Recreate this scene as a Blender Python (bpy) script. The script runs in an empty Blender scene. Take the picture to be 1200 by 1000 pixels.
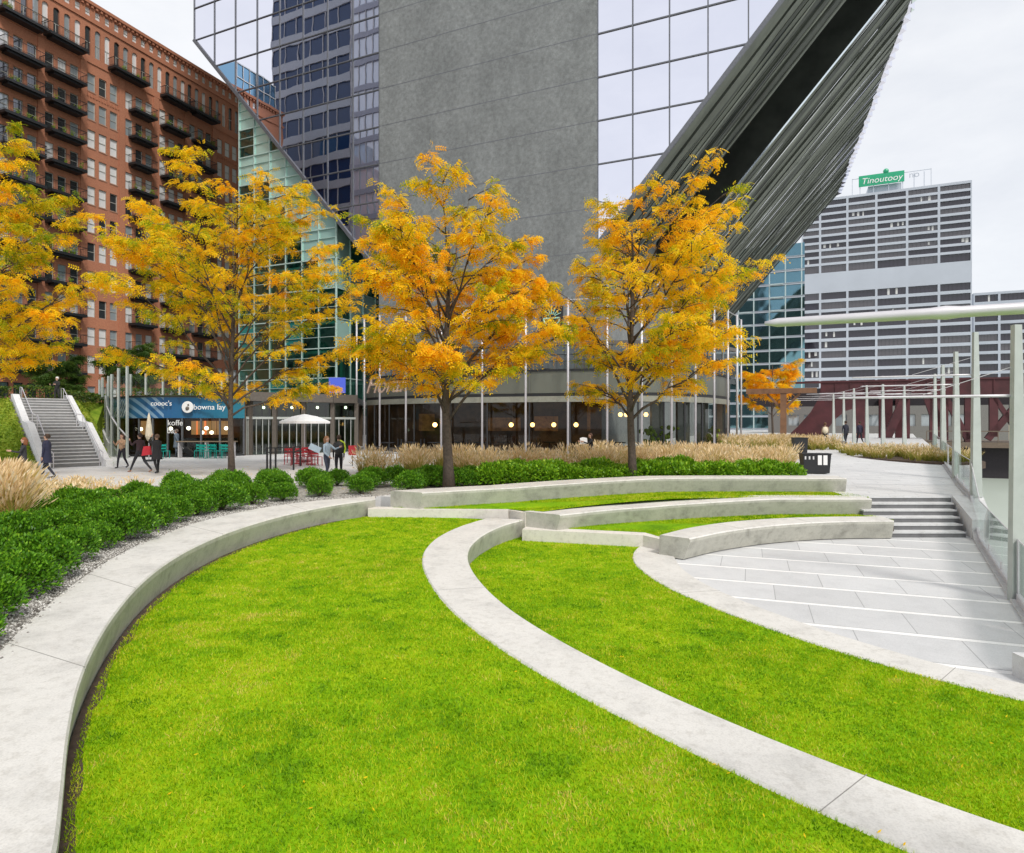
import bpy, math, random
import numpy as np
from mathutils import Vector, Matrix
R = math.radians
rnd = random.Random(7)
NR = np.random.default_rng(11)
scene = bpy.context.scene
col = scene.collection
F = 750.0; HZ = 495.0; CH = 2.25
def U(px, py, z):
    """plan position of a photo pixel that lies on the level z"""
    D = (CH - z) * F / (py - HZ)
    return ((px - 600) / F * D, D)
def P(px, D):
    return ((px - 600) / F * D, D)
def ZY(py, D):
    return CH + (HZ - py) / F * D

# ------------------------------------------------------------------ materials
def new_mat(name):
    m = bpy.data.materials.new(name); m.use_nodes = True
    nt = m.node_tree
    b = nt.nodes.get('Principled BSDF')
    return m, nt, b
def N(nt, t, **kw):
    n = nt.nodes.new(t)
    for k, v in kw.items():
        if k in n.inputs.keys() if isinstance(k, str) else False:
            n.inputs[k].default_value = v
        else:
            setattr(n, k, v)
    return n
def L(nt, a, b): nt.links.new(a, b)
def ramp(nt, fac, stops):
    r = nt.nodes.new('ShaderNodeValToRGB')
    e = r.color_ramp.elements
    while len(e) < len(stops): e.new(0.5)
    for i, (p, c) in enumerate(stops):
        e[i].position = p; e[i].color = (*c, 1) if len(c) == 3 else c
    L(nt, fac, r.inputs[0]); return r.outputs[0]
def coords(nt, scale=(1, 1, 1), rot=(0, 0, 0), kind='Object'):
    tc = nt.nodes.new('ShaderNodeTexCoord'); mp = nt.nodes.new('ShaderNodeMapping')
    mp.inputs['Scale'].default_value = scale; mp.inputs['Rotation'].default_value = rot
    L(nt, tc.outputs[kind], mp.inputs[0]); return mp.outputs[0]
def noise(nt, co, scale, detail=4, rough=.55, out=0):
    n = nt.nodes.new('ShaderNodeTexNoise'); n.inputs['Scale'].default_value = scale
    n.inputs['Detail'].default_value = detail; n.inputs['Roughness'].default_value = rough
    L(nt, co, n.inputs['Vector']); return n.outputs[out]
def mixc(nt, fac, a, b, mode='MIX'):
    m = nt.nodes.new('ShaderNodeMix'); m.data_type = 'RGBA'; m.blend_type = mode
    for k, v in ((0, fac), (6, a), (7, b)):
        if isinstance(v, (int, float)): m.inputs[k].default_value = v
        elif isinstance(v, (tuple, list)): m.inputs[k].default_value = (*v[:3], 1)
        else: L(nt, v, m.inputs[k])
    return m.outputs[2]
def mth(nt, op, a, b=None, c=None):
    m = nt.nodes.new('ShaderNodeMath'); m.operation = op
    for i, v in enumerate((a, b, c)):
        if v is None: continue
        if isinstance(v, (int, float)): m.inputs[i].default_value = v
        else: L(nt, v, m.inputs[i])
    return m.outputs[0]
def bump(nt, b, h, strength=.3, dist=.02):
    n = nt.nodes.new('ShaderNodeBump'); n.inputs['Strength'].default_value = strength
    n.inputs['Distance'].default_value = dist
    L(nt, h, n.inputs['Height']); L(nt, n.outputs[0], b.inputs['Normal'])
def plain(name, c, rough=.6, metal=0, var=.12, scale=6, bumps=0):
    m, nt, b = new_mat(name)
    co = coords(nt)
    n = noise(nt, co, scale)
    lo = tuple(max(0, x * (1 - var)) for x in c); hi = tuple(min(1, x * (1 + var)) for x in c)
    L(nt, ramp(nt, n, [(.3, lo), (.7, hi)]), b.inputs['Base Color'])
    b.inputs['Roughness'].default_value = rough; b.inputs['Metallic'].default_value = metal
    if bumps: bump(nt, b, noise(nt, co, scale * 8), bumps, .01)
    return m
def concrete(name, c, stain=.25, scale=1.3, speck=.10, grain=0):
    m, nt, b = new_mat(name); co = coords(nt)
    big = noise(nt, co, scale, 6, .65); fine = noise(nt, co, 60, 3, .7); sp = noise(nt, co, 9, 5, .7)
    base = ramp(nt, big, [(.28, tuple(x * (1 - stain) for x in c)), (.5, c), (.75, tuple(min(1, x * 1.08) for x in c))])
    base = mixc(nt, speck, base, ramp(nt, fine, [(.35, (.02, .02, .02)), (.55, (1, 1, 1))]), 'MULTIPLY')
    base = mixc(nt, .35, base, ramp(nt, sp, [(.35, (.62, .60, .56)), (.5, (1, 1, 1))]), 'MULTIPLY')
    if grain: 
        base = mixc(nt, grain, base, ramp(nt, noise(nt, co, 2.6, 6, .85), [(.35, (.62, .63, .62)), (.5, (.95, .95, .95)), (.65, (1.3, 1.32, 1.3))]), 'MULTIPLY')
        base = mixc(nt, .5, base, ramp(nt, noise(nt, coords(nt, (1, 1, .35)), .33, 3, .6), [(.4, (.84, .85, .84)), (.6, (1.15, 1.16, 1.15))]), 'MULTIPLY')
    L(nt, base, b.inputs['Base Color']); b.inputs['Roughness'].default_value = .8
    bump(nt, b, fine, .12, .004)
    return m
def paving(name, ang, pq, sw, pp, off, base, stripe, joint, stagger=.37):
    """slabs with pale bands (period pq, width sw) and cross joints (period pp)"""
    m, nt, b = new_mat(name)
    co = coords(nt, rot=(0, 0, ang))
    s = nt.nodes.new('ShaderNodeSeparateXYZ'); L(nt, co, s.inputs[0])
    q = mth(nt, 'DIVIDE', mth(nt, 'ADD', s.outputs[1], off), pq)
    row = mth(nt, 'FLOOR', q); fq = mth(nt, 'FRACT', q)
    isstripe = mth(nt, 'LESS_THAN', fq, sw / pq)
    p_ = mth(nt, 'ADD', mth(nt, 'DIVIDE', s.outputs[0], pp), mth(nt, 'MULTIPLY', row, stagger))
    fp = mth(nt, 'FRACT', p_)
    jx = mth(nt, 'LESS_THAN', fp, .014 / pp)
    e1 = mth(nt, 'LESS_THAN', mth(nt, 'ABSOLUTE', mth(nt, 'SUBTRACT', fq, sw / pq)), .009 / pq)
    e0 = mth(nt, 'LESS_THAN', fq, .012 / pq)
    jj = mth(nt, 'MAXIMUM', mth(nt, 'MAXIMUM', e0, e1), mth(nt, 'MULTIPLY', jx, mth(nt, 'SUBTRACT', 1, isstripe)))
    comb = nt.nodes.new('ShaderNodeCombineXYZ')
    L(nt, mth(nt, 'FLOOR', p_), comb.inputs[0]); L(nt, row, comb.inputs[1])
    wn = nt.nodes.new('ShaderNodeTexWhiteNoise'); L(nt, comb.outputs[0], wn.inputs['Vector'])
    cell = ramp(nt, wn.outputs[0], [(0, tuple(x * .93 for x in base)), (1, tuple(x * 1.05 for x in base))])
    big = ramp(nt, noise(nt, co, 1.7, 7, .75), [(.3, (.86, .86, .86)), (.55, (1, 1, 1))])
    fine = ramp(nt, noise(nt, co, 70, 2), [(.3, (.82, .82, .82)), (.6, (1, 1, 1))])
    c = mixc(nt, isstripe, cell, stripe); c = mixc(nt, .8, c, big, 'MULTIPLY'); c = mixc(nt, .8, c, fine, 'MULTIPLY')
    c = mixc(nt, jj, c, joint)
    L(nt, c, b.inputs['Base Color']); b.inputs['Roughness'].default_value = .62
    return m
def attr_leaf(name, stops, trans=.35, rough=.5, attr='hue'):
    m, nt, b = new_mat(name)
    a = nt.nodes.new('ShaderNodeAttribute'); a.attribute_name = attr
    c = ramp(nt, a.outputs['Fac'], stops)
    L(nt, c, b.inputs['Base Color']); b.inputs['Roughness'].default_value = rough
    b.inputs['Specular IOR Level'].default_value = .25
    t = nt.nodes.new('ShaderNodeBsdfTranslucent'); L(nt, c, t.inputs[0])
    mx = nt.nodes.new('ShaderNodeMixShader'); mx.inputs[0].default_value = trans
    L(nt, b.outputs[0], mx.inputs[1]); L(nt, t.outputs[0], mx.inputs[2])
    L(nt, mx.outputs[0], nt.nodes['Material Output'].inputs[0])
    return m
def clear_glass(name, tint, refl=.12, rough=.02, wav=0, fk=.9, gc=(.92, .95, .95)):
    """see-through pane: tinted transparency plus a fresnel reflection"""
    m, nt, b = new_mat(name)
    tr = nt.nodes.new('ShaderNodeBsdfTransparent'); tr.inputs[0].default_value = (*tint, 1)
    gl = nt.nodes.new('ShaderNodeBsdfGlossy'); gl.inputs['Roughness'].default_value = rough
    gl.inputs[0].default_value = (*gc, 1)
    fr = nt.nodes.new('ShaderNodeFresnel'); fr.inputs[0].default_value = 1.5
    f = mth(nt, 'ADD', mth(nt, 'MULTIPLY', fr.outputs[0], fk), refl)
    f = mth(nt, 'MINIMUM', f, 1.0)
    mx = nt.nodes.new('ShaderNodeMixShader'); L(nt, f, mx.inputs[0])
    L(nt, tr.outputs[0], mx.inputs[1]); L(nt, gl.outputs[0], mx.inputs[2])
    L(nt, mx.outputs[0], nt.nodes['Material Output'].inputs[0])
    if wav:
        bn = nt.nodes.new('ShaderNodeBump'); bn.inputs['Strength'].default_value = wav; bn.inputs['Distance'].default_value = .3
        L(nt, noise(nt, coords(nt), .35, 2), bn.inputs['Height'])
        L(nt, bn.outputs[0], gl.inputs['Normal']); L(nt, bn.outputs[0], fr.inputs['Normal'])
    return m
def mirror_glass(name, tint, rough=.015, wav=.15, wscale=.35, metal=1.0):
    m, nt, b = new_mat(name)
    b.inputs['Base Color'].default_value = (*tint, 1); b.inputs['Metallic'].default_value = metal
    b.inputs['Roughness'].default_value = rough
    if wav: bump(nt, b, noise(nt, coords(nt), wscale, 2, .5), wav, .3)
    return m
def emis(name, c, s):
    m, nt, b = new_mat(name)
    b.inputs['Base Color'].default_value = (*c, 1)
    b.inputs['Emission Color'].default_value = (*c, 1); b.inputs['Emission Strength'].default_value = s
    return m

M = {}
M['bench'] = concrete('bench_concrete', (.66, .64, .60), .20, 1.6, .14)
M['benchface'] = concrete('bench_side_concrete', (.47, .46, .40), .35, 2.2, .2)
M['core'] = concrete('core_concrete', (.24, .25, .25), .15, .16, .3, .8)
M['strip'] = concrete('strip_concrete', (.70, .66, .60), .12)
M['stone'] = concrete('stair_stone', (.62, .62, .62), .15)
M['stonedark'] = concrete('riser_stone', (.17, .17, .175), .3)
M['wall_white'] = concrete('white_wall', (.72, .72, .72), .1)
M['low'] = paving('lower_paving', R(20.4), 1.26, .15, 1.42, -12.325 + 12.6, (.62, .62, .62), (.88, .87, .85), (.33, .33, .33))
M['pla'] = paving('plaza_paving', R(21.8), .62, .12, 1.3, 0, (.66, .655, .65), (.80, .79, .77), (.34, .34, .34))
M['prom'] = paving('promenade_paving', R(20.4), .84, .12, 1.4, .2, (.66, .66, .66), (.82, .81, .80), (.36, .36, .36))
M['metal'] = plain('silver_metal', (.60, .58, .60), .45, .35, .06)
M['paintgrey'] = plain('light_grey_paint', (.44, .47, .44), .45, .2, .08, 3)
M['darkmetal'] = plain('dark_metal', (.035, .037, .04), .45, .3)
M['black'] = plain('black_paint', (.014, .015, .017), .5)
M['mull'] = plain('grey_mullion', (.16, .165, .18), .4, .5)
M['bronze'] = plain('bronze_cladding', (.15, .13, .11), .45, .4)
M['band'] = plain('grey_green_band', (.15, .158, .13), .4, .3, .1, .4)
M['rust'] = plain('maroon_steel', (.075, .018, .022), .55, .1, .35, .8)
M['woodpost'] = plain('rust_brown', (.20, .10, .05), .7, 0, .25, 2)
M['white'] = plain('white_paint', (.8, .8, .79), .5, 0, .04)
M['gravel'] = None
M['soil'] = plain('bare_soil', (.075, .05, .035), .95, 0, .4, 12, .5)
M['water'] = None
M['teal'] = plain('teal_paint', (.0, .28, .23), .4)
M['redp'] = plain('red_paint', (.35, .02, .03), .4)
M['cream'] = plain('cream_canvas', (.68, .6, .45), .8, 0, .08)
M['canvas'] = plain('white_canvas', (.82, .82, .82), .8, 0, .04)
M['shopglass'] = clear_glass('shop_glass', (.62, .66, .64), .0, .02, 0, .75)
M['railglass'] = clear_glass('rail_glass', (.93, .97, .955), .0, .02, 0, .6)
M['tower'] = mirror_glass('tower_glass', (.80, .81, .90), .012, .035, .22)
M['green'] = clear_glass('green_glass', (.30, .74, .62), .16, .02, .2, .8, (.55, .95, .85))
M['warmwall'] = plain('warm_wall', (.20, .10, .045), .7, 0, .5, 1.2)
M['lamp'] = emis('warm_lamp', (1.0, .55, .16), 6)
M['lampw'] = emis('white_lamp', (1.0, .86, .62), 5)
M['hill'] = None

# ------------------------------------------------------------------ objects
def tag(o, label=None, cat=None, group=None, kind=None):
    if label: o['label'] = label
    if cat: o['category'] = cat
    if group: o['group'] = group
    if kind: o['kind'] = kind
    return o
def empty(name, loc=(0, 0, 0), rz=0, label=None, cat=None, group=None):
    o = bpy.data.objects.new(name, None); col.objects.link(o)
    o.location = loc; o.rotation_euler = (0, 0, rz); o.empty_display_size = .2
    return tag(o, label, cat, group)
def pmat(p):
    return Matrix.Translation(p.location) @ Matrix.Rotation(p.rotation_euler[2], 4, 'Z')
class MB:
    def __init__(s): s.v = []; s.f = []; s.m = []
    def add(s, vs, fs, mi=0):
        k = len(s.v); s.v += [tuple(map(float, v)) for v in vs]
        s.f += [tuple(i + k for i in f) for f in fs]; s.m += [mi] * len(fs); return s
    def quad(s, a, b, c, d, mi=0): return s.add([a, b, c, d], [(0, 1, 2, 3)], mi)
    def box(s, x0, x1, y0, y1, z0, z1, mi=0):
        return s.add([(x0, y0, z0), (x1, y0, z0), (x1, y1, z0), (x0, y1, z0), (x0, y0, z1), (x1, y0, z1), (x1, y1, z1), (x0, y1, z1)],
                     [(0, 3, 2, 1), (4, 5, 6, 7), (0, 1, 5, 4), (1, 2, 6, 5), (2, 3, 7, 6), (3, 0, 4, 7)], mi)
    def bar(s, a, b, w, h, mi=0, up=(0, 0, 1)):
        a = Vector(a); b = Vector(b); d = (b - a).normalized(); u = Vector(up)
        if abs(d.dot(u)) > .98: u = Vector((0, 1, 0))
        r = d.cross(u).normalized() * w / 2; u = r.cross(d).normalized() * h / 2
        vs = [a - r - u, a + r - u, a + r + u, a - r + u, b - r - u, b + r - u, b + r + u, b - r + u]
        return s.add(vs, [(0, 1, 2, 3), (7, 6, 5, 4), (0, 4, 5, 1), (1, 5, 6, 2), (2, 6, 7, 3), (3, 7, 4, 0)], mi)
    def prism(s, poly, z0, z1, mi=0, bottom=True):
        n = len(poly); ar = sum(poly[i][0] * poly[(i + 1) % n][1] - poly[(i + 1) % n][0] * poly[i][1] for i in range(n))
        if ar < 0: poly = poly[::-1]
        vs = [(x, y, z0) for x, y in poly] + [(x, y, z1) for x, y in poly]
        if n <= 4: fs = [tuple(range(n, 2 * n))] + ([tuple(range(n))[::-1]] if bottom else [])
        else:
            from mathutils.geometry import tessellate_polygon
            fs = []
            for q in tessellate_polygon([[Vector((x, y, 0)) for x, y in poly]]):
                pa, pb, pc = (poly[k] for k in q)
                if (pb[0] - pa[0]) * (pc[1] - pa[1]) - (pb[1] - pa[1]) * (pc[0] - pa[0]) < 0: q = q[::-1]
                fs.append(tuple(k + n for k in q))
                if bottom: fs.append(tuple(q[::-1]))
        fs += [(i, (i + 1) % n, n + (i + 1) % n, n + i) for i in range(n)]
        return s.add(vs, fs, mi)
    def tube(s, path, rad, n=8, mi=0, cap=True):
        path = [Vector(p) for p in path]; m = len(path)
        if not hasattr(rad, '__len__'): rad = [rad] * m
        vs = []; prev = None
        for i, p in enumerate(path):
            d = (path[min(i + 1, m - 1)] - path[max(i - 1, 0)]).normalized()
            if prev is None:
                u = Vector((1, 0, 0)) if abs(d.x) < .9 else Vector((0, 1, 0))
                prev = (u - d * u.dot(d)).normalized()
            prev = (prev - d * prev.dot(d)).normalized(); q = d.cross(prev)
            for k in range(n):
                a = 2 * math.pi * k / n
                vs.append(p + (prev * math.cos(a) + q * math.sin(a)) * rad[i])
        fs = [(i * n + k, i * n + (k + 1) % n, (i + 1) * n + (k + 1) % n, (i + 1) * n + k) for i in range(m - 1) for k in range(n)]
        if cap: fs += [tuple(range(n))[::-1], tuple(range((m - 1) * n, m * n))]
        return s.add(vs, fs, mi)
    def lathe(s, prof, c=(0, 0, 0), n=16, mi=0):
        vs = [(c[0] + r * math.cos(2 * math.pi * k / n), c[1] + r * math.sin(2 * math.pi * k / n), c[2] + z) for r, z in prof for k in range(n)]
        fs = [(i * n + k, i * n + (k + 1) % n, (i + 1) * n + (k + 1) % n, (i + 1) * n + k) for i in range(len(prof) - 1) for k in range(n)]
        return s.add(vs, fs, mi)
    def ball(s, c, r, n=10, mi=0, sq=1):
        return s.lathe([(max(.0005, r * math.sin(math.pi * i / n)), -r * sq * math.cos(math.pi * i / n)) for i in range(n + 1)], c, n * 2, mi)
    def build(s, name, mats, parent=None, smooth=False, world=True, kind=None):
        me = bpy.data.meshes.new(name); me.from_pydata(s.v, [], s.f)
        if not isinstance(mats, (list, tuple)): mats = [mats]
        for m in mats: me.materials.append(m)
        if len(mats) > 1: me.polygons.foreach_set('material_index', s.m)
        if smooth: me.polygons.foreach_set('use_smooth', [True] * len(s.f))
        o = bpy.data.objects.new(name, me); col.objects.link(o)
        if parent is not None:
            o.parent = parent
            if world:
                root = parent
                mt = pmat(root)
                while root.parent is not None:
                    root = root.parent; mt = pmat(root) @ mt
                me.transform(mt.inverted())
        if kind: o['kind'] = kind
        me.update(); return o
def copy_tree(o, parent=None, kids=None):
    c = o.copy(); col.objects.link(c); c.parent = parent
    for ch in (kids or KIDS)(o): copy_tree(ch, c)
    return c
def KIDS(o): return [x for x in bpy.data.objects if x.parent == o]
def freeze(o):
    """one read of the children tree, so that copying stays fast"""
    return [(ch, freeze(ch)) for ch in KIDS(o)]
def dup(o, tree, loc, rz=0, sc=None, label=None, group=None):
    def rec(src, sub, par):
        c = src.copy(); col.objects.link(c); c.parent = par
        for ch, s2 in sub: rec(ch, s2, c)
        return c
    c = rec(o, tree, None); c.location = loc; c.rotation_euler = (0, 0, rz)
    if sc is not None: c.scale = sc if hasattr(sc, '__len__') else (sc, sc, sc)
    if label: c['label'] = label
    if group: c['group'] = group
    return c
def np_mesh(name, V, Fq, mats, attrs=None, parent=None, mi=None, smooth=False):
    me = bpy.data.meshes.new(name)
    nv = len(V); k = Fq.shape[1]; nf = len(Fq)
    me.vertices.add(nv); me.vertices.foreach_set('co', np.asarray(V, np.float32).ravel())
    me.loops.add(nf * k); me.loops.foreach_set('vertex_index', np.asarray(Fq, np.int32).ravel())
    me.polygons.add(nf); me.polygons.foreach_set('loop_start', np.arange(0, nf * k, k, dtype=np.int32))
    for m in mats: me.materials.append(m)
    if mi is not None: me.polygons.foreach_set('material_index', np.asarray(mi, np.int32))
    if smooth: me.polygons.foreach_set('use_smooth', np.ones(nf, bool))
    me.update(calc_edges=True)
    for an, vals in (attrs or {}).items():
        a = me.attributes.new(an, 'FLOAT', 'FACE'); a.data.foreach_set('value', np.asarray(vals, np.float32))
    o = bpy.data.objects.new(name, me); col.objects.link(o)
    if parent is not None: o.parent = parent
    return o
def spline(pts, n=60, smooth=2):
    """dense smooth run through hand-measured plan points"""
    p = np.array(pts, float)
    for _ in range(smooth):
        q = p.copy(); q[1:-1] = .5 * p[1:-1] + .25 * (p[:-2] + p[2:]); p = q
    P0 = np.vstack([2 * p[0] - p[1], p, 2 * p[-1] - p[-2]])
    out = []
    for i in range(len(p) - 1):
        a, b, c, d = P0[i:i + 4]
        for t in np.linspace(0, 1, 12, endpoint=False):
            out.append(.5 * ((2 * b) + (-a + c) * t + (2 * a - 5 * b + 4 * c - d) * t * t + (-a + 3 * b - 3 * c + d) * t ** 3))
    out.append(p[-1]); out = np.array(out)
    s = np.r_[0, np.cumsum(np.hypot(*np.diff(out, axis=0).T))]
    u = np.linspace(0, s[-1], n)
    return np.c_[np.interp(u, s, out[:, 0]), np.interp(u, s, out[:, 1])]
def offset(poly, d):
    p = np.asarray(poly, float); t = np.gradient(p, axis=0); t /= np.linalg.norm(t, axis=1)[:, None]
    return p + np.c_[-t[:, 1], t[:, 0]] * d
def inpoly(pts, poly):
    x, y = np.asarray(pts)[:, 0], np.asarray(pts)[:, 1]; poly = np.asarray(poly); c = np.zeros(len(x), bool); j = len(poly) - 1
    for i in range(len(poly)):
        xi, yi = poly[i]; xj, yj = poly[j]
        m = ((yi > y) != (yj > y)) & (x < (xj - xi) * (y - yi) / (yj - yi + 1e-12) + xi)
        c ^= m; j = i
    return c
def strip_sheet(mb, A, B, z, skirt=None, mi=0):
    """sheet between two runs of equally many plan points"""
    n = len(A); vs = [(a[0], a[1], z) for a in A] + [(b[0], b[1], z) for b in B]
    fs = [(i, i + 1, n + i + 1, n + i) for i in range(n - 1)]
    a = Vector((A[1][0] - A[0][0], A[1][1] - A[0][1], 0)).cross(Vector((B[0][0] - A[0][0], B[0][1] - A[0][1], 0)))
    if a.z < 0: fs = [f[::-1] for f in fs]
    mb.add(vs, fs, mi)
def text(parent, body, size, M4, mat, name='lettering', ext=.01, shear=0, align='CENTER'):
    c = bpy.data.curves.new(name, 'FONT'); c.body = body; c.size = size; c.extrude = ext; c.shear = shear
    c.align_x = align; c.align_y = 'CENTER'; c.materials.append(mat)
    o = bpy.data.objects.new(name, c); col.objects.link(o); o.parent = parent
    dg = bpy.context.evaluated_depsgraph_get(); me = bpy.data.meshes.new_from_object(o.evaluated_get(dg))
    bpy.data.objects.remove(o); o = bpy.data.objects.new(name, me); col.objects.link(o); o.parent = parent
    o.matrix_local = M4; return o
def face_matrix(loc, rz):
    """a text frame standing upright, facing local -y turned by rz"""
    return Matrix.Translation(loc) @ Matrix.Rotation(rz, 4, 'Z') @ Matrix.Rotation(R(90), 4, 'X')
# ------------------------------------------------------------------ world, sun, camera
w = bpy.data.worlds.new('World'); scene.world = w; w.use_nodes = True
nt = w.node_tree; bg = nt.nodes['Background']
SUN_EL, SUN_AZ = R(48), R(150)   # azimuth clockwise from +Y
sky = nt.nodes.new('ShaderNodeTexSky'); sky.sky_type = 'NISHITA'; sky.sun_disc = False
sky.sun_elevation = SUN_EL; sky.sun_rotation = SUN_AZ
L(nt, sky.outputs[0], bg.inputs[0]); bg.inputs[1].default_value = .1
bg2 = nt.nodes.new('ShaderNodeBackground')
tc = nt.nodes.new('ShaderNodeTexCoord'); mp = nt.nodes.new('ShaderNodeMapping'); mp.inputs['Scale'].default_value = (1, 1, 2.6)
L(nt, tc.outputs['Generated'], mp.inputs[0])
cn = noise(nt, mp.outputs[0], 2.1, 7, .6)
L(nt, ramp(nt, cn, [(.30, (.74, .76, .80)), (.52, (.86, .87, .89)), (.72, (.97, .97, .975))]), bg2.inputs[0])
bg2.inputs[1].default_value = .98
mx = nt.nodes.new('ShaderNodeMixShader'); mx.inputs[0].default_value = .86
L(nt, bg.outputs[0], mx.inputs[1]); L(nt, bg2.outputs[0], mx.inputs[2])
L(nt, mx.outputs[0], nt.nodes['World Output'].inputs[0])
ld = bpy.data.lights.new('sun', 'SUN'); ld.energy = 2.2; ld.angle = R(12); ld.color = (1, .96, .9)
lo = bpy.data.objects.new('sun', ld); col.objects.link(lo)
sd = Vector((math.sin(SUN_AZ) * math.cos(SUN_EL), math.cos(SUN_AZ) * math.cos(SUN_EL), math.sin(SUN_EL)))
lo.rotation_euler = (-sd).to_track_quat('-Z', 'Y').to_euler()
cd = bpy.data.cameras.new('camera'); cam = bpy.data.objects.new('camera', cd); col.objects.link(cam)
cam.location = (0, 0, CH); cam.rotation_euler = (R(90), 0, 0)
cd.sensor_fit = 'HORIZONTAL'; cd.sensor_width = 36; cd.lens = 36 * F / 1200; cd.shift_y = -5 / 1200
cd.clip_end = 4000; cd.clip_start = .05
scene.camera = cam
scene.view_settings.view_transform = 'Standard'; scene.view_settings.look = 'None'
scene.view_settings.exposure = .30; scene.view_settings.gamma = 1
scene.cycles.max_bounces = 8; scene.cycles.transparent_max_bounces = 24
scene.cycles.sample_clamp_indirect = 6
scene.cycles.caustics_reflective = False; scene.cycles.caustics_refractive = False

# ------------------------------------------------------------------ more materials
def gravel_mat():
    m, nt, b = new_mat('grey_gravel'); co = coords(nt)
    v = nt.nodes.new('ShaderNodeTexVoronoi'); v.inputs['Scale'].default_value = 26; L(nt, co, v.inputs['Vector'])
    c = ramp(nt, v.outputs['Color'], [(0, (.10, .09, .08)), (.5, (.36, .34, .31)), (1, (.70, .68, .64))])
    L(nt, c, b.inputs['Base Color']); b.inputs['Roughness'].default_value = .85
    bump(nt, b, v.outputs['Distance'], -.9, .03); return m
M['gravel'] = gravel_mat()
def water_mat():
    m, nt, b = new_mat('river_water'); co = coords(nt, (1, 1, 1))
    b.inputs['Base Color'].default_value = (.55, .62, .54, 1); b.inputs['Roughness'].default_value = .28
    b.inputs['Specular IOR Level'].default_value = .9
    bump(nt, b, noise(nt, co, 1.1, 5, .6), .35, .10); return m
M['water'] = water_mat()
def lawn_mat(name, stops, big=.55):
    m, nt, b = new_mat(name); co = coords(nt)
    a = mth(nt, 'ADD', mth(nt, 'MULTIPLY', noise(nt, co, big, 5, .65), .6), mth(nt, 'MULTIPLY', noise(nt, co, 14, 4, .7), .4))
    L(nt, ramp(nt, a, stops), b.inputs['Base Color']); b.inputs['Roughness'].default_value = .9
    b.inputs['Specular IOR Level'].default_value = .1
    bump(nt, b, noise(nt, co, 55, 3), .5, .02); return m
M['lawn'] = lawn_mat('lawn_turf', [(.36, (.08, .20, .003)), (.5, (.19, .38, .004)), (.64, (.36, .48, .01))])
M['slope'] = lawn_mat('slope_turf', [(.35, (.10, .18, .015)), (.5, (.20, .30, .025)), (.66, (.32, .38, .05))], 1.5)
def brick_mat(name, c1, c2):
    m, nt, b = new_mat(name)
    co = coords(nt, (1, 1, 1), (R(90), 0, 0))
    t = nt.nodes.new('ShaderNodeTexBrick'); t.inputs['Scale'].default_value = 4.2
    t.inputs['Color1'].default_value = (*c1, 1); t.inputs['Color2'].default_value = (*c2, 1)
    t.inputs['Mortar'].default_value = (*[x * .8 for x in c1], 1); t.inputs['Mortar Size'].default_value = .012
    L(nt, co, t.inputs['Vector'])
    big = ramp(nt, noise(nt, coords(nt), .12, 5, .6), [(.3, (.78, .76, .74)), (.7, (1.08, 1.05, 1.02))])
    L(nt, mixc(nt, .9, t.outputs[0], big, 'MULTIPLY'), b.inputs['Base Color']); b.inputs['Roughness'].default_value = .85
    return m
M['brick'] = brick_mat('red_brick', (.52, .225, .13), (.42, .17, .10))
def winglass(name, base, spec=.9, ior=1.9):
    m, nt, b = new_mat(name); b.inputs['Base Color'].default_value = (*base, 1)
    b.inputs['Roughness'].default_value = .03; b.inputs['Specular IOR Level'].default_value = spec
    b.inputs['IOR'].default_value = ior
    return m
M['win1'] = winglass('window_glass', (.03, .035, .04)); M['win2'] = winglass('window_blind_and_painted_sky', (.80, .80, .80))  # win2: whitish blinds, with sky reflection also painted into the colour
M['win3'] = winglass('grey_window', (.30, .34, .36))

M['jointgrey'] = plain('joint_grey', (.26, .25, .23), .9)
# ------------------------------------------------------------------ the curved terraces
def Z1(l, z): return [U(x / 2.222, y / 2.222 + 550, z) for x, y in l]
def Z2(l, z): return [U(440 + x / 3.158, 560 + y / 3.158, z) for x, y in l]
def Z3(l, z): return [U(700 + x / 2.272, 560 + y / 2.272, z) for x, y in l]
r1i = [(-1.3, -1.2), (-1.5, .8), (-1.86, 2.2), (-2.08, 2.8)] + Z1([(155, 1000), (160, 870), (175, 700), (195, 580), (235, 480), (290, 385), (360, 300), (430, 245), (510, 200), (600, 160), (720, 125), (850, 95)], 0) + [(-3.97, 18.6)]
r1o = [(-2.9, -1.2), (-3.25, .8), (-3.6, 2.4), (-3.95, 4.0), (-4.5, 5.2)] + Z1([(0, 465), (100, 375), (200, 290), (300, 225), (400, 180), (500, 140), (650, 105), (800, 82)], 0) + [(-4.15, 19.35)]
R1I = spline(r1i, 120, 1); R1O = spline(r1o, 120, 1)
r2o = Z2([(410, 150), (300, 180), (220, 220), (175, 265), (165, 310), (185, 370), (240, 450), (310, 525), (430, 610), (600, 720), (800, 830)], -.43) + [(1.35, 5.39), (1.77, 4.82), (2.14, 4.4), (2.55, 3.93), (3.3, 3.2), (4.4, 2.4), (5.9, 1.6), (8, .9)]
r2i = Z2([(550, 155), (480, 170), (400, 205), (350, 245), (335, 285), (345, 330), (400, 405), (500, 490), (600, 555), (800, 665)], -.43) + [(1.46, 6.35), (2.27, 5.32), (2.85, 4.67), (3.40, 4.14), (4.2, 3.5), (5.2, 2.85), (6.5, 2.3), (8.4, 1.8)]
R2O = spline(r2o, 110, 1); R2I = spline(r2i, 110, 1)
r3o = [(3.35, 16.55), (2.86, 15.5), (2.70, 14.5), (2.72, 13.3), (3.0, 11.95), (3.21, 11.48), (3.71, 10.08), (4.36, 8.98), (4.92, 8.16), (5.46, 7.58), (5.78, 7.23), (6.6, 6.6), (7.8, 6.0), (9.6, 5.4)]
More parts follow.
